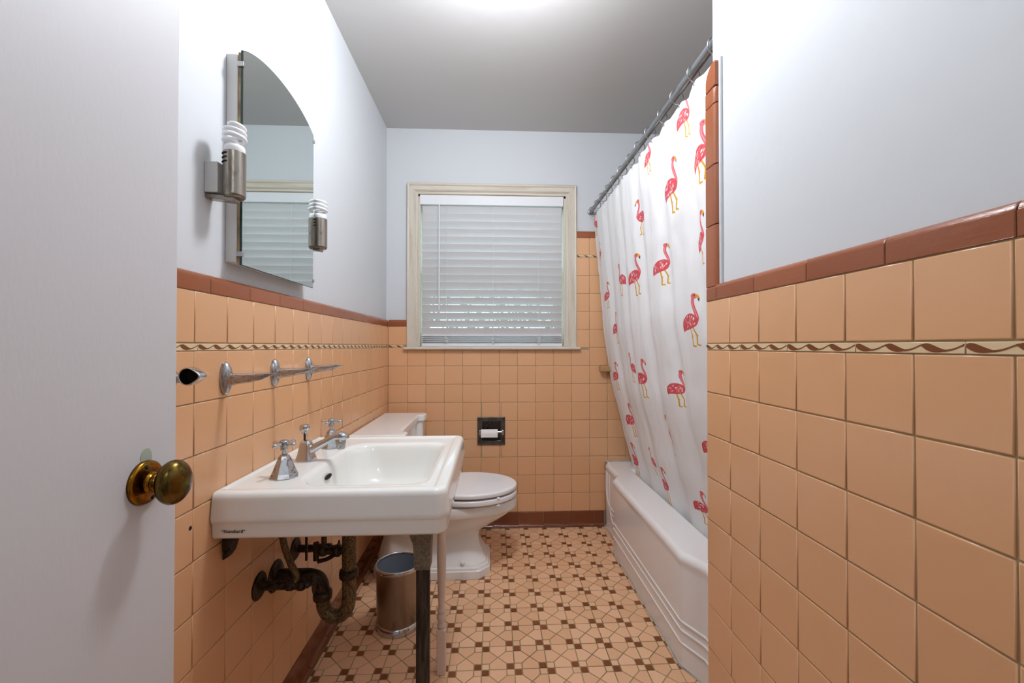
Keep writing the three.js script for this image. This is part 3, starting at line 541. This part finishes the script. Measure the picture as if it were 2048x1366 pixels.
// basin supports
{
  const t = thing('wooden_spindle', 'cream painted turned wooden spindle propping the basin corner next to the waste bin', 'spindle'); t.position.set(-0.169, 0, -1.432);
  part('square_foot', rbox(-0.0145, 0.0145, 0, 0.148, -0.0145, 0.0145, 0.003), M.woodLeg, t);
  part('spindle', lathe([[0, 0.146], [0.0105, 0.147], [0.0125, 0.153], [0.0145, 0.158], [0.0115, 0.163], [0.0105, 0.168], [0.0155, 0.178], [0.0165, 0.186], [0.0135, 0.194], [0.0115, 0.198], [0.0145, 0.204], [0.0145, 0.209], [0.0105, 0.214], [0.0105, 0.225], [0.0125, 0.27], [0.0145, 0.34], [0.0155, 0.40], [0.0145, 0.45], [0.012, 0.487], [0.0108, 0.50], [0.0145, 0.505], [0.0155, 0.511], [0.0125, 0.517], [0.0105, 0.527], [0.0128, 0.545], [0.0105, 0.555], [0.0155, 0.56], [0.0155, 0.656], [0, 0.656]], 24), M.woodLeg, t);
}
{
  const t = thing('basin_hanger', 'rusty cast wall hanger under the doorward end of the basin', 'bracket'); t.position.set(XL, 0, -1.02);
  part('hook', loft([[0.655, 0.03], [0.63, 0.026], [0.61, 0.02], [0.598, 0.012], [0.594, 0.004]].map(([y, d]) => rring(0, d, -0.012, 0.012, y, Math.min(d / 2.2, 0.005), 3)), { cap1: true, cap0: true }), M.iron, t);
  part('wire', tube([V(0.004, 0.655, 0.016), V(0.006, 0.62, 0.018), V(0.006, 0.6, 0.012)], 0.0014, 12, 5), M.rust, t);
}
// ------------------------------------------------------------------ plumbing under the basin
{
  const t = thing('drain_trap', 'corroded brass drain pipe with U-bend trap under the basin', 'pipe');
  const z = -1.25;
  part('tailpiece', cyl(V(-0.412, 0.43, z), V(-0.412, 0.6045, z), 0.0195), M.rustLight, t);
  part('slip_nut', lathe([[0.018, -0.012], [0.0265, -0.011], [0.0275, 0], [0.0265, 0.009], [0.02, 0.012]], 12).translate(-0.412, 0.432, z), M.rust, t);
  part('trap_bend', tube([V(-0.412, 0.43, z), V(-0.412, 0.37, z), V(-0.4155, 0.335, z), V(-0.43, 0.314, z), V(-0.449, 0.308, z), V(-0.468, 0.314, z), V(-0.482, 0.335, z), V(-0.486, 0.365, z)], 0.0192, 48, 16), M.rustLight, t);
  part('slip_nut', lathe([[0.018, -0.012], [0.0255, -0.011], [0.0265, 0], [0.0255, 0.009], [0.02, 0.012]], 12).translate(-0.486, 0.372, z), M.rust, t);
  part('waste_arm', tube([V(-0.486, 0.37, z), V(-0.487, 0.395, z), V(-0.497, 0.418, z), V(-0.52, 0.427, z), V(-0.56, 0.428, z), V(XL - 0.005, 0.428, z)], 0.0185, 40, 16), M.rust, t);
  part('escutcheon', aim(lathe([[0.018, 0.012], [0.034, 0.009], [0.043, 0.002], [0.044, 0], [0, 0]], 28), V(XL, 0.428, z), V(1, 0, 0)), M.rust, t);
part('side_arm', cyl(V(-0.505, 0.496, -1.25), V(-0.412, 0.496, -1.25), 0.0105), M.rust, t);
  part('collar', aim(lathe([[0, -0.008], [0.016, -0.008], [0.0175, 0], [0.016, 0.008], [0, 0.008]], 10), V(-0.445, 0.496, -1.25), V(1, 0, 0)), M.iron, t);
  part('collar', aim(lathe([[0, -0.008], [0.014, -0.008], [0.0155, 0], [0.014, 0.008], [0, 0.008]], 10), V(-0.485, 0.496, -1.25), V(1, 0, 0)), M.iron, t);
  part('lever', tube([V(-0.45, 0.486, -1.25), V(-0.475, 0.472, -1.25), V(-0.5, 0.466, -1.25)], 0.006, 14, 8), M.rust, t);
  part('lift_strap', rbox(-0.535, -0.529, 0.47, 0.655, -1.252, -1.246, 0.001), M.rust, t);
  part('hook_end', cyl(V(-0.505, 0.47, -1.25), V(-0.505, 0.52, -1.25), 0.008), M.rust, t);
}
function supply(label, z, y, reach, riser) {
  const t = thing('water_supply', label, 'pipe', 'water supplies under the basin');
  part('escutcheon', aim(lathe([[0.010, 0.012], [0.022, 0.010], [0.034, 0.003], [0.036, 0], [0, 0]], 28), V(XL, y, z), V(1, 0, 0)), M.rust, t);
  part('pipe', cyl(V(XL, y, z), V(XL + reach, y, z), 0.0115), M.rust, t);
  const vx = XL + reach - 0.012;
  part('valve', aim(lathe([[0, -0.024], [0.012, -0.024], [0.0145, -0.02], [0.0145, -0.008], [0.011, -0.006], [0.0125, 0.004], [0.015, 0.01], [0.015, 0.02], [0.012, 0.024], [0, 0.024]], 8), V(vx, y, z), V(1, 0, 0)), M.rust, t);
  part('packing_nut', aim(lathe([[0, 0.022], [0.0085, 0.022], [0.0095, 0.032], [0.006, 0.037], [0, 0.045]], 8), V(vx, y, z), V(1, 0, 0)), M.iron, t);
  part('oval_handle', new THREE.SphereGeometry(1, 20, 12).scale(0.0045, 0.026, 0.011).translate(vx + 0.047, y, z), M.rust, t);
  part('riser', tube(riser.map((p) => V(...p)), 0.0085, 40, 12), M.rustLight, t);
}
supply('rusty water supply pipe with oval valve handle, the one nearer the door', -1.165, 0.447, 0.108, [[-0.523, 0.45, -1.165], [-0.523, 0.475, -1.165], [-0.535, 0.50, -1.165], [-0.549, 0.545, -1.16], [-0.553, 0.62, -1.14], [-0.553, 0.68, -1.12]]);
supply('rusty water supply pipe and valve behind the drain trap, towards the toilet', -1.372, 0.447, 0.1, [[-0.53, 0.45, -1.372], [-0.53, 0.48, -1.372], [-0.53, 0.54, -1.376], [-0.535, 0.68, -1.39]]);
// ------------------------------------------------------------------ waste bin
{
  const t = thing('waste_bin', 'brushed steel waste bin standing on the floor beside the toilet', 'bin'); t.position.set(-0.366, 0, -1.69);
  part('body', lathe([[0, 0.012], [0.079, 0.012], [0.0815, 0.03], [0.0835, 0.10], [0.0835, 0.225], [0.0825, 0.228]], 48), M.steel, t);
  part('liner', lathe([[0.0825, 0.236], [0.0805, 0.222], [0.077, 0.018], [0, 0.016]], 48), M.steelIn, t, 'grey-blue inside of the bin');
  part('rim', lathe([[0.0835, 0.222], [0.0865, 0.226], [0.088, 0.232], [0.0872, 0.238], [0.0845, 0.241], [0.0815, 0.238], [0.081, 0.232]], 48), M.chrome, t);
  part('foot_ring', lathe([[0, 0], [0.0875, 0], [0.089, 0.004], [0.089, 0.012], [0.086, 0.018], [0.0855, 0.022], [0.083, 0.026], [0.081, 0.027]], 48), M.chrome, t);
}
// ------------------------------------------------------------------ toilet
{
  const t = thing('toilet', 'white toilet with a low tank, lid closed, standing below the window', 'toilet'); const ZT = -2.14;
  // plan outline: mix of an egg and a chamfered rectangle
  const N = 56, ring = (y, xb, xf, hw, egg, ch = 0.05) => Array.from({ length: N }, (_, i) => {
    const a = i / N * 2 * Math.PI, c = Math.cos(a), s = Math.sin(a);
    const mid = xb + (xf - xb) * 0.45, ex = c > 0 ? mid + (xf - mid) * c : mid + (mid - xb) * c, ez = hw * Math.sign(s) * Math.pow(Math.abs(s), c > 0 ? 1 : 0.75);
    const L = (xf - xb) / 2, m = (xf + xb) / 2, k = 1 / Math.max(Math.abs(c) / L, Math.abs(s) / hw, (Math.abs(c) + Math.abs(s)) / (1) > 0 ? (Math.abs(c) * 1 + Math.abs(s) * 1) / (L + hw - ch) : 0);
    const oct = V(m + c * k, y, s * k); return V(oct.x + (ex - oct.x) * egg, y, ZT + oct.z + (ez - oct.z) * egg);
  });
  const body = [[0, -0.56, -0.012, 0.148, 0], [0.034, -0.56, -0.012, 0.148, 0], [0.037, -0.56, -0.016, 0.144, 0], [0.046, -0.56, -0.019, 0.141, 0], [0.05, -0.555, -0.026, 0.135, 0], [0.058, -0.555, -0.028, 0.133, 0.03], [0.066, -0.55, -0.036, 0.126, 0.06], [0.09, -0.545, -0.05, 0.113, 0.15], [0.12, -0.54, -0.062, 0.105, 0.3], [0.155, -0.53, -0.068, 0.103, 0.5], [0.178, -0.53, -0.06, 0.106, 0.7], [0.192, -0.53, -0.036, 0.117, 0.9], [0.215, -0.53, 0.006, 0.136, 1], [0.24, -0.53, 0.05, 0.154, 1], [0.262, -0.53, 0.083, 0.166, 1], [0.279, -0.53, 0.102, 0.173, 1], [0.284, -0.53, 0.104, 0.174, 1], [0.287, -0.53, 0.116, 0.181, 1], [0.293, -0.53, 0.12, 0.184, 1], [0.325, -0.53, 0.121, 0.185, 1], [0.334, -0.53, 0.118, 0.182, 1], [0.337, -0.53, 0.108, 0.174, 1]];
  part('bowl', toCreasedNormals(loft(body.map((b) => ring(...b)), { flip: true, cap0: true, cap1: true }), 0.5), M.porc, t);
  const egg = (y, k) => ring(y, -0.318 + k, 0.122 - k, 0.186 - k, 1);
  part('seat', loft([egg(0.346, 0.006), egg(0.347, 0.0015), egg(0.350, -0.001), egg(0.364, -0.001), egg(0.369, 0.0015), egg(0.371, 0.006)], { flip: true, cap0: true, cap1: true }), M.lid, t);
  part('lid', loft([egg(0.3795, 0.006), egg(0.3805, 0.002), egg(0.384, 0.0), egg(0.394, 0.0), egg(0.3985, 0.002), egg(0.401, 0.007), egg(0.402, 0.02)], { flip: true, cap0: true, cap1: true }), M.lid, t);
  part('bumper', merge([rbox(0.02, 0.035, 0.336, 0.343, ZT + 0.14, ZT + 0.152, 0.002), rbox(0.02, 0.035, 0.369, 0.377, ZT + 0.14, ZT + 0.152, 0.002), rbox(-0.31, -0.28, 0.336, 0.377, ZT - 0.08, ZT + 0.08, 0.004)]), M.lid, t);
  part('bolt_cap', new THREE.SphereGeometry(0.0115, 18, 12).scale(1, 1.15, 1).translate(-0.14, 0.066, ZT + 0.128), M.plastic, t);
  // tank, breakfront plan
  const plan = (i, y) => { const x0 = -0.612 + i, xe = -0.372 - i, xm = -0.405 - i, a = 0.31 - i, b = 0.225 + i * 0.4; const p = [[x0, -a], [xe - 0.012, -a], [xe, -a + 0.012], [xe, -b - 0.02], [xe - 0.006, -b - 0.006], [xm + 0.006, -b + 0.008], [xm, -b + 0.02], [xm, 0], [xm, b - 0.02], [xm + 0.006, b - 0.008], [xe - 0.006, b + 0.006], [xe, b + 0.02], [xe, a - 0.012], [xe - 0.012, a], [x0, a], [x0, 0]]; return p.map(([x, z]) => V(x, y, ZT + z)); };
  const smoothLoft = (R) => { const g = loft(R, { cap0: true, cap1: true, plane: ['x', 'z'] }).toNonIndexed(); g.computeVertexNormals(); return g; };
  part('tank', smoothLoft([plan(0.04, 0.34), plan(0.024, 0.352), plan(0.018, 0.40), plan(0.014, 0.672)]), M.porc, t);
  part('tank_lid', smoothLoft([plan(0.008, 0.668), plan(0.001, 0.672), plan(0.0, 0.676), plan(0.0, 0.697), plan(0.0015, 0.7015), plan(0.005, 0.704), plan(0.012, 0.705)]), M.porc, t);
  part('flush_pipe', merge([tube([V(-0.49, 0.50, -1.80), V(-0.47, 0.44, -1.79), V(-0.50, 0.40, -1.79), V(-0.56, 0.42, -1.79)], 0.005, 24, 8)]), M.oldChrome, t);
}
// ------------------------------------------------------------------ recessed paper holder and roll
{
  const t = thing('paper_holder', 'dark metal recessed toilet paper holder set into the tiled back wall', 'paper holder');
  const s = rect(-0.09, 0.0755, 0.493, 0.659); s.holes.push(hole(TP.x0 + 0.003, TP.x1 - 0.003, TP.y0 + 0.003, TP.y1 - 0.003));
  part('frame', new THREE.ExtrudeGeometry(s, { depth: 0.003, bevelEnabled: true, bevelThickness: 0.003, bevelSize: 0.004, bevelOffset: -0.004, bevelSegments: 3 }).translate(0, 0, ZB + 0.0035), M.bronzeHolder, t);
  const zb = ZB - 0.055; part('recess', merge([box(TP.x0 + 0.001, TP.x1 - 0.001, TP.y0 + 0.001, TP.y1 - 0.001, zb - 0.002, zb), box(TP.x0 + 0.001, TP.x0 + 0.003, TP.y0 + 0.001, TP.y1 - 0.001, zb, ZB + 0.003), box(TP.x1 - 0.003, TP.x1 - 0.001, TP.y0 + 0.001, TP.y1 - 0.001, zb, ZB + 0.003), box(TP.x0 + 0.001, TP.x1 - 0.001, TP.y0 + 0.001, TP.y0 + 0.003, zb, ZB + 0.003), box(TP.x0 + 0.001, TP.x1 - 0.001, TP.y1 - 0.003, TP.y1 - 0.001, zb, ZB + 0.003)]), M.bronzeHolder, t);
  for (const x of [-0.0735, 0.061]) part('lug', rbox(x - 0.006, x + 0.006, 0.556, 0.585, ZB + 0.004, ZB + 0.03, 0.004), M.chrome, t);
  const roller = cyl(V(-0.068, 0.572, ZB + 0.019), V(0.056, 0.572, ZB + 0.019), 0.008);
  const r = thing('paper_roll', 'small white toilet paper roll on the recessed holder', 'paper roll');
  part('paper', aim(lathe([[0.0088, -0.049], [0.023, -0.049], [0.0235, -0.0485], [0.0235, 0.0485], [0.023, 0.049], [0.0088, 0.049]], 32), V(-0.0185, 0.565, ZB + 0.019), V(1, 0, 0)), M.paper, r);
  part('roller', roller, M.chrome, r, 'chrome spring roller');
  part('loose_end', box(-0.0675, 0.0305, 0.545, 0.566, ZB + 0.0425, ZB + 0.0432), M.paper, r);
}
// small ceramic knob at the tub end of the back wall
{
  const t = thing('soap_dish', 'small tan ceramic soap dish end on the back wall beside the curtain', 'soap dish');
  part('dish', rbox(0.645, 0.76, 0.93, 0.965, ZB, ZB + 0.05, 0.008, 3), glaze(0xb88f5f, 0.25), t);
}
// ------------------------------------------------------------------ bath tub
{
  const t = thing('bath_tub', 'white built-in bath tub with stepped ribs on its apron', 'bath tub');
  const ZE0 = -2.552, ZE1 = -1.0895, zm = (ZE0 + ZE1) / 2, xe = 0.68, xm = 0.638, xw = XA - 0.002, H = 0.383;
  const zj0 = zm - 0.485, zj1 = zm - 0.40;                              // the bow-out begins and ends (mirrored)
  const front = (i) => [[xe + i, ZE0], [xe + i, zj0 + i * 0.4], [xm + i, zj1 + i * 0.4], [xm + i, 2 * zm - zj1 - i * 0.4], [xe + i, 2 * zm - zj0 - i * 0.4], [xe + i, ZE1]];
  // outline counter-clockwise with many points so that rim and basin match: front edge sampled
  const sample = (pts, per) => { const o = []; for (let k = 0; k < pts.length - 1; k++) for (let i = 0; i < per; i++) { const f = i / per; o.push([pts[k][0] + (pts[k + 1][0] - pts[k][0]) * f, pts[k][1] + (pts[k + 1][1] - pts[k][1]) * f]); } o.push(pts[pts.length - 1]); return o; };
  const outline = (i, y) => [...sample(front(i), 6), ...sample([[xw, ZE1], [xw, ZE0]], 8)].map(([x, z]) => V(x, y, z));
  const apron = [[0.0, 0], [0.0, 0.33], [-0.001, 0.345], [-0.004, 0.355], [-0.004, 0.364], [-0.001, 0.373], [0.007, 0.381], [0.018, H]];
  const n = outline(0, 0).length, inner = (k, y, r) => { const R = rring(0.787 + k, xw - 0.06 - k, ZE0 + 0.075 + k, ZE1 - 0.075 - k, y, r, 24); // match by angle around centre
    const o = outline(0, y), c = V((0.787 + xw - 0.06) / 2, y, zm); return o.map((p) => { const a = Math.atan2((p.z - c.z) / 0.72, (p.x - c.x) / 0.3); let best = R[0], bd = 9; for (let q = 0; q < R.length; q++) for (let f = 0; f < 1; f += 0.25) { const A = R[q], B = R[(q + 1) % R.length], x = A.x + (B.x - A.x) * f, z = A.z + (B.z - A.z) * f, d = Math.abs(Math.atan2(Math.sin(Math.atan2((z - c.z) / 0.72, (x - c.x) / 0.3) - a), Math.cos(Math.atan2((z - c.z) / 0.72, (x - c.x) / 0.3) - a))); if (d < bd) { bd = d; best = V(x, y, z); } } return best; }); };
  const rings = apron.map(([i, y]) => outline(i, y));
  rings.push(inner(-0.012, H, 0.1), inner(0, H - 0.003, 0.1), inner(0.01, H - 0.014, 0.1), inner(0.03, 0.25, 0.11), inner(0.05, 0.12, 0.12), inner(0.09, 0.07, 0.12), inner(0.16, 0.06, 0.1));
  part('shell', loft(rings, { flip: false, cap1: true }), M.tub, t);
  // three ribs: down the end panels, round a corner, along the foot
  [[0.030, 0.152], [0.065, 0.123], [0.105, 0.080]].forEach(([dz, y], k) => {
    const e = 0.0015, f = (z) => { const q = z < zm ? z : 2 * zm - z; return q < zj0 ? xe : q < zj1 ? xe + (xm - xe) * (q - zj0) / (zj1 - zj0) : xm; };
    const d = 0.135 - dz, pts = [], z0 = ZE0 + 0.135 - d;
    for (let i = 0; i <= 6; i++) pts.push([z0, 0.34 - (0.34 - y - 0.09) * i / 6]);
    for (let i = 1; i <= 6; i++) { const a = i / 6 * Math.PI / 2; pts.push([z0 + 0.09 * (1 - Math.cos(a)), y + 0.09 - 0.09 * Math.sin(a)]); }
    const L = []; for (const p of pts) L.push(p); const zr = 2 * zm - z0; for (let i = 1; i < 60; i++) L.push([z0 + 0.09 + (zr - z0 - 0.18) * i / 60, y]);
    for (const p of pts.slice().reverse()) L.push([2 * zm - p[0], p[1]]);
    part('apron_rib', tube(L.map(([z, yy]) => V(f(z) + e, yy, z)), 0.0055, 260, 8), M.tub, t);
  });
  part('caulk_line', tube(front(0).map(([x, z]) => [x, z]).flatMap(([x, z], i, a) => i < a.length - 1 ? Array.from({ length: 8 }, (_, k) => V(x + (a[i + 1][0] - x) * k / 8 - 0.001, 0.0015, z + (a[i + 1][1] - z) * k / 8)) : [V(x - 0.001, 0.0015, z)]), 0.0045, 200, 6), M.caulk, t, 'grimy caulk at the foot of the tub');
  part('wall_caulk', rbox(xe + 0.004, 0.95, H - 0.004, H + 0.007, ZB, ZB + 0.008, 0.002), M.caulk, t);
}
// ------------------------------------------------------------------ curtain rod, rings and curtain
const RODX = 0.60, RODY = 1.905;
{
  const t = thing('curtain_rod', 'grey metal shower curtain rod across the bath alcove', 'curtain rod');
  part('tube', cyl(V(RODX, RODY, ZBP + 0.004), V(RODX, RODY, -1.30), 0.0115, 0.0115, 24), M.rod, t);
  part('sleeve', cyl(V(RODX, RODY, -1.32), V(RODX, RODY, ZC - 0.004), 0.0135, 0.0135, 24), M.rod, t);
  part('flange', aim(lathe([[0, 0], [0.019, 0], [0.019, 0.004], [0.014, 0.01], [0, 0.01]], 24), V(RODX, RODY, ZBP + 0.001), V(0, 0, 1)), M.rod, t);
}
const CZ0 = -2.53, CZ1 = -1.10, CY0 = 0.30, CY1 = 1.872, RINGS = 12;
const lerpT = (x, T) => { for (let i = 0; i < T.length - 1; i++) if (x <= T[i + 1][0]) { const f = (x - T[i][0]) / (T[i + 1][0] - T[i][0]), g = f * f * (3 - 2 * f) * 0.35 + f * 0.65; return T[i][1] + (T[i + 1][1] - T[i][1]) * g; } return T[T.length - 1][1]; };
{
  const t = thing('shower_curtain', 'white shower curtain printed with pink flamingos hanging into the tub', 'curtain');
  // printed cloth
  const W = 2048, Hh = 2048, c = document.createElement('canvas'); c.width = W; c.height = Hh; const g = c.getContext('2d'); g.fillStyle = '#eaeaeb'; g.fillRect(0, 0, W, Hh);
  const sx = W / (CZ1 - CZ0), sy = Hh / (CY1 - CY0);
  function flamingo(z, y, h, flip, squeeze) {   // h: height in metres, y: its middle
    g.save(); g.translate((z - CZ0) * sx, (CY1 - y) * sy); const u = h / 2; g.scale((flip ? -1 : 1) * sx * u * squeeze, sy * u);   // unit: -1 (top) .. 1 (feet)
    const reds = ['#cf4a50', '#d9636a', '#c23b44', '#e08a8e'];
    g.lineCap = 'round'; g.lineJoin = 'round';
    g.strokeStyle = '#d8a020'; g.lineWidth = 0.06;
    g.beginPath(); g.moveTo(-0.06, 0.25); g.lineTo(0.0, 0.62); g.lineTo(-0.02, 0.98); g.lineTo(0.1, 0.99); g.stroke();
    g.beginPath(); g.moveTo(0.1, 0.25); g.lineTo(0.26, 0.6); g.lineTo(0.2, 0.93); g.lineTo(0.32, 0.96); g.stroke();
    g.fillStyle = '#d8a020'; g.beginPath(); g.arc(0.0, 0.62, 0.045, 0, 7); g.arc(0.26, 0.6, 0.045, 0, 7); g.fill();
    // neck
    g.strokeStyle = '#d65a61'; g.lineWidth = 0.13; g.beginPath(); g.moveTo(0.22, 0.12); g.bezierCurveTo(0.62, 0.0, 0.06, -0.45, 0.22, -0.78); g.stroke();
    g.strokeStyle = '#e58a90'; g.lineWidth = 0.05; g.beginPath(); g.moveTo(0.24, 0.05); g.bezierCurveTo(0.58, -0.05, 0.06, -0.45, 0.2, -0.76); g.stroke();
    // head and beak
    g.fillStyle = '#dd6a72'; g.beginPath(); g.ellipse(0.27, -0.86, 0.13, 0.1, 0.2, 0, 7); g.fill();
    g.fillStyle = '#e8a030'; g.beginPath(); g.moveTo(0.36, -0.92); g.quadraticCurveTo(0.52, -0.86, 0.48, -0.68); g.lineTo(0.4, -0.74); g.quadraticCurveTo(0.38, -0.82, 0.32, -0.8); g.closePath(); g.fill();
    g.fillStyle = '#2a2022'; g.beginPath(); g.moveTo(0.49, -0.78); g.lineTo(0.47, -0.62); g.lineTo(0.41, -0.72); g.closePath(); g.fill(); g.beginPath(); g.arc(0.29, -0.88, 0.022, 0, 7); g.fill();
    // body
    g.fillStyle = '#d4525a'; g.beginPath(); g.moveTo(0.38, 0.0); g.bezierCurveTo(0.3, -0.28, -0.2, -0.34, -0.42, -0.05); g.bezierCurveTo(-0.52, 0.1, -0.5, 0.28, -0.46, 0.42); g.bezierCurveTo(-0.36, 0.36, -0.2, 0.36, 0.0, 0.33); g.bezierCurveTo(0.25, 0.3, 0.42, 0.18, 0.38, 0.0); g.fill();
    for (let i = 0; i < 44; i++) { const a = rnd() * 6.28, r = Math.sqrt(rnd()); const x = -0.06 + Math.cos(a) * r * 0.34, yy = 0.04 + Math.sin(a) * r * 0.24; g.strokeStyle = i % 3 ? reds[i % 4] : '#f3dfe0'; g.lineWidth = 0.035; g.beginPath(); g.moveTo(x, yy); g.lineTo(x - 0.05 + rnd() * 0.03, yy + 0.06); g.stroke(); }
    g.strokeStyle = '#c03640'; g.lineWidth = 0.045; g.beginPath(); g.moveTo(-0.42, -0.03); g.bezierCurveTo(-0.5, 0.1, -0.5, 0.3, -0.46, 0.42); g.stroke();
    g.restore();
  }
  const F = [[-1.452, 1.646, 0.193, 0, 0.85], [-1.774, 1.641, 0.16, 1, 1.0], [-1.334, 1.83, 0.15, 0, 0.8], [-1.235, 1.66, 0.18, 0, 0.9], [-1.629, 1.83, 0.14, 0, 0.8], [-1.594, 1.394, 0.157, 0, 1.15], [-1.888, 1.405, 0.188, 0, 1.0], [-2.09, 1.42, 0.17, 1, 0.8], [-1.389, 1.171, 0.177, 0, 0.85], [-1.27, 1.414, 0.17, 0, 0.8], [-2.356, 1.37, 0.15, 0, 1.0], [-2.272, 1.184, 0.176, 0, 0.5], [-1.737, 1.19, 0.15, 1, 0.35], [-1.929, 0.939, 0.182, 0, 0.95], [-2.07, 0.98, 0.15, 1, 0.55], [-1.586, 0.926, 0.142, 0, 1.25], [-2.36, 0.92, 0.16, 0, 0.9], [-2.302, 0.692, 0.18, 0, 0.85], [-1.76, 0.71, 0.178, 1, 0.7], [-2.391, 0.464, 0.2, 0, 0.8], [-2.073, 0.533, 0.13, 1, 0.5], [-1.951, 0.46, 0.169, 0, 0.8], [-1.6, 0.485, 0.13, 0, 1.1], [-1.40, 0.747, 0.15, 0, 1.0], [-2.5, 1.82, 0.15, 1, 0.8], [-2.44, 1.62, 0.14, 0, 0.6], [-1.18, 1.0, 0.17, 0, 1], [-1.16, 0.55, 0.17, 1, 1]];
  F.forEach(([z, y, h, flip, k]) => flamingo(z, y, h, flip, k * 1.4));
  const tx = new THREE.CanvasTexture(c); tx.colorSpace = THREE.SRGBColorSpace; tx.anisotropy = 8;
  const NU = 260, NV = 90, pos = [], uv = [], idx = [];
  for (let j = 0; j <= NV; j++) for (let i = 0; i <= NU; i++) {
    const s = i / NU, v = j / NV;   // v: 0 top .. 1 bottom
    const sag = 0.012 * Math.pow(Math.abs(Math.sin(Math.PI * RINGS * s)), 1.4) * Math.pow(1 - v, 6);
    const y = CY1 - v * (CY1 - CY0) - sag;
    const z0 = CZ0 + 0.115 * sstep(0.55, 1, v), z = z0 + (CZ1 - z0) * s;
    const mean = lerpT(y, [[0.2, 0.815], [0.38, 0.803], [0.6, 0.755], [0.9, 0.698], [1.2, 0.658], [1.9, 0.606]]);
    const amp = (0.006 + 0.007 * sstep(0, 0.5, v) - 0.003 * sstep(0.75, 1, v)) * (0.55 + 0.75 * s), ph = s * 2 * Math.PI;
    const fold = Math.sin(ph * 6 + 0.7 + 0.5 * v) * 0.7 + Math.sin(ph * RINGS) * 0.5 * (1 - v) + 0.45 * Math.sin(ph * 4 + 1.1 + v * 0.6) + 0.6 * fbm(s * 9, v * 5, 3.3, 3);
    const cr = 0.004 * fbm(s * 40, v * 26, 8.1, 3);
    pos.push(mean + amp * fold + cr, y, z + 0.5 * amp * Math.cos(ph * 6 + 0.7)); uv.push(s, 1 - v);
  }
  for (let j = 0; j < NV; j++) for (let i = 0; i < NU; i++) { const a = j * (NU + 1) + i, b = a + 1, d = a + NU + 1, e = d + 1; idx.push(a, b, d, b, e, d); }
  const geo = new THREE.BufferGeometry(); geo.setAttribute('position', new THREE.Float32BufferAttribute(pos, 3)); geo.setAttribute('uv', new THREE.Float32BufferAttribute(uv, 2)); geo.setIndex(idx); geo.computeVertexNormals();
  part('cloth', geo, std({ map: tx, roughness: 0.9, side: THREE.DoubleSide }), t);
  for (let k = 0; k <= RINGS; k++) {
    const z = CZ0 + 0.012 + (CZ1 - CZ0 - 0.03) * k / RINGS, a = 0.25 + 0.2 * Math.sin(k * 2.3);
    const nth = ['first', 'second', 'third', 'fourth', 'fifth', 'sixth', 'seventh', 'eighth', 'ninth', 'tenth', 'eleventh', 'twelfth', 'thirteenth'][k];
    const r = thing('curtain_ring', `thin wire ring on the shower rod, ${nth} counted from the window wall`, 'ring', 'wire rings holding the flamingo curtain');
    r.position.set(RODX, RODY, z); r.rotation.y = a;
    part('wire', new THREE.TorusGeometry(0.0235, 0.0019, 8, 32).translate(0, -0.0095, 0), M.oldChrome, r);
    part('hook', tube([V(0.004, -0.029, 0), V(0.007, -0.038, 0.001), V(0.002, -0.045, 0), V(-0.002, -0.04, 0)], 0.0014, 14, 6), M.oldChrome, r);
  }
}
scene.traverse((o) => { if (o.isMesh) { o.castShadow = true; o.receiveShadow = true; } });
renderer.render(scene, camera);
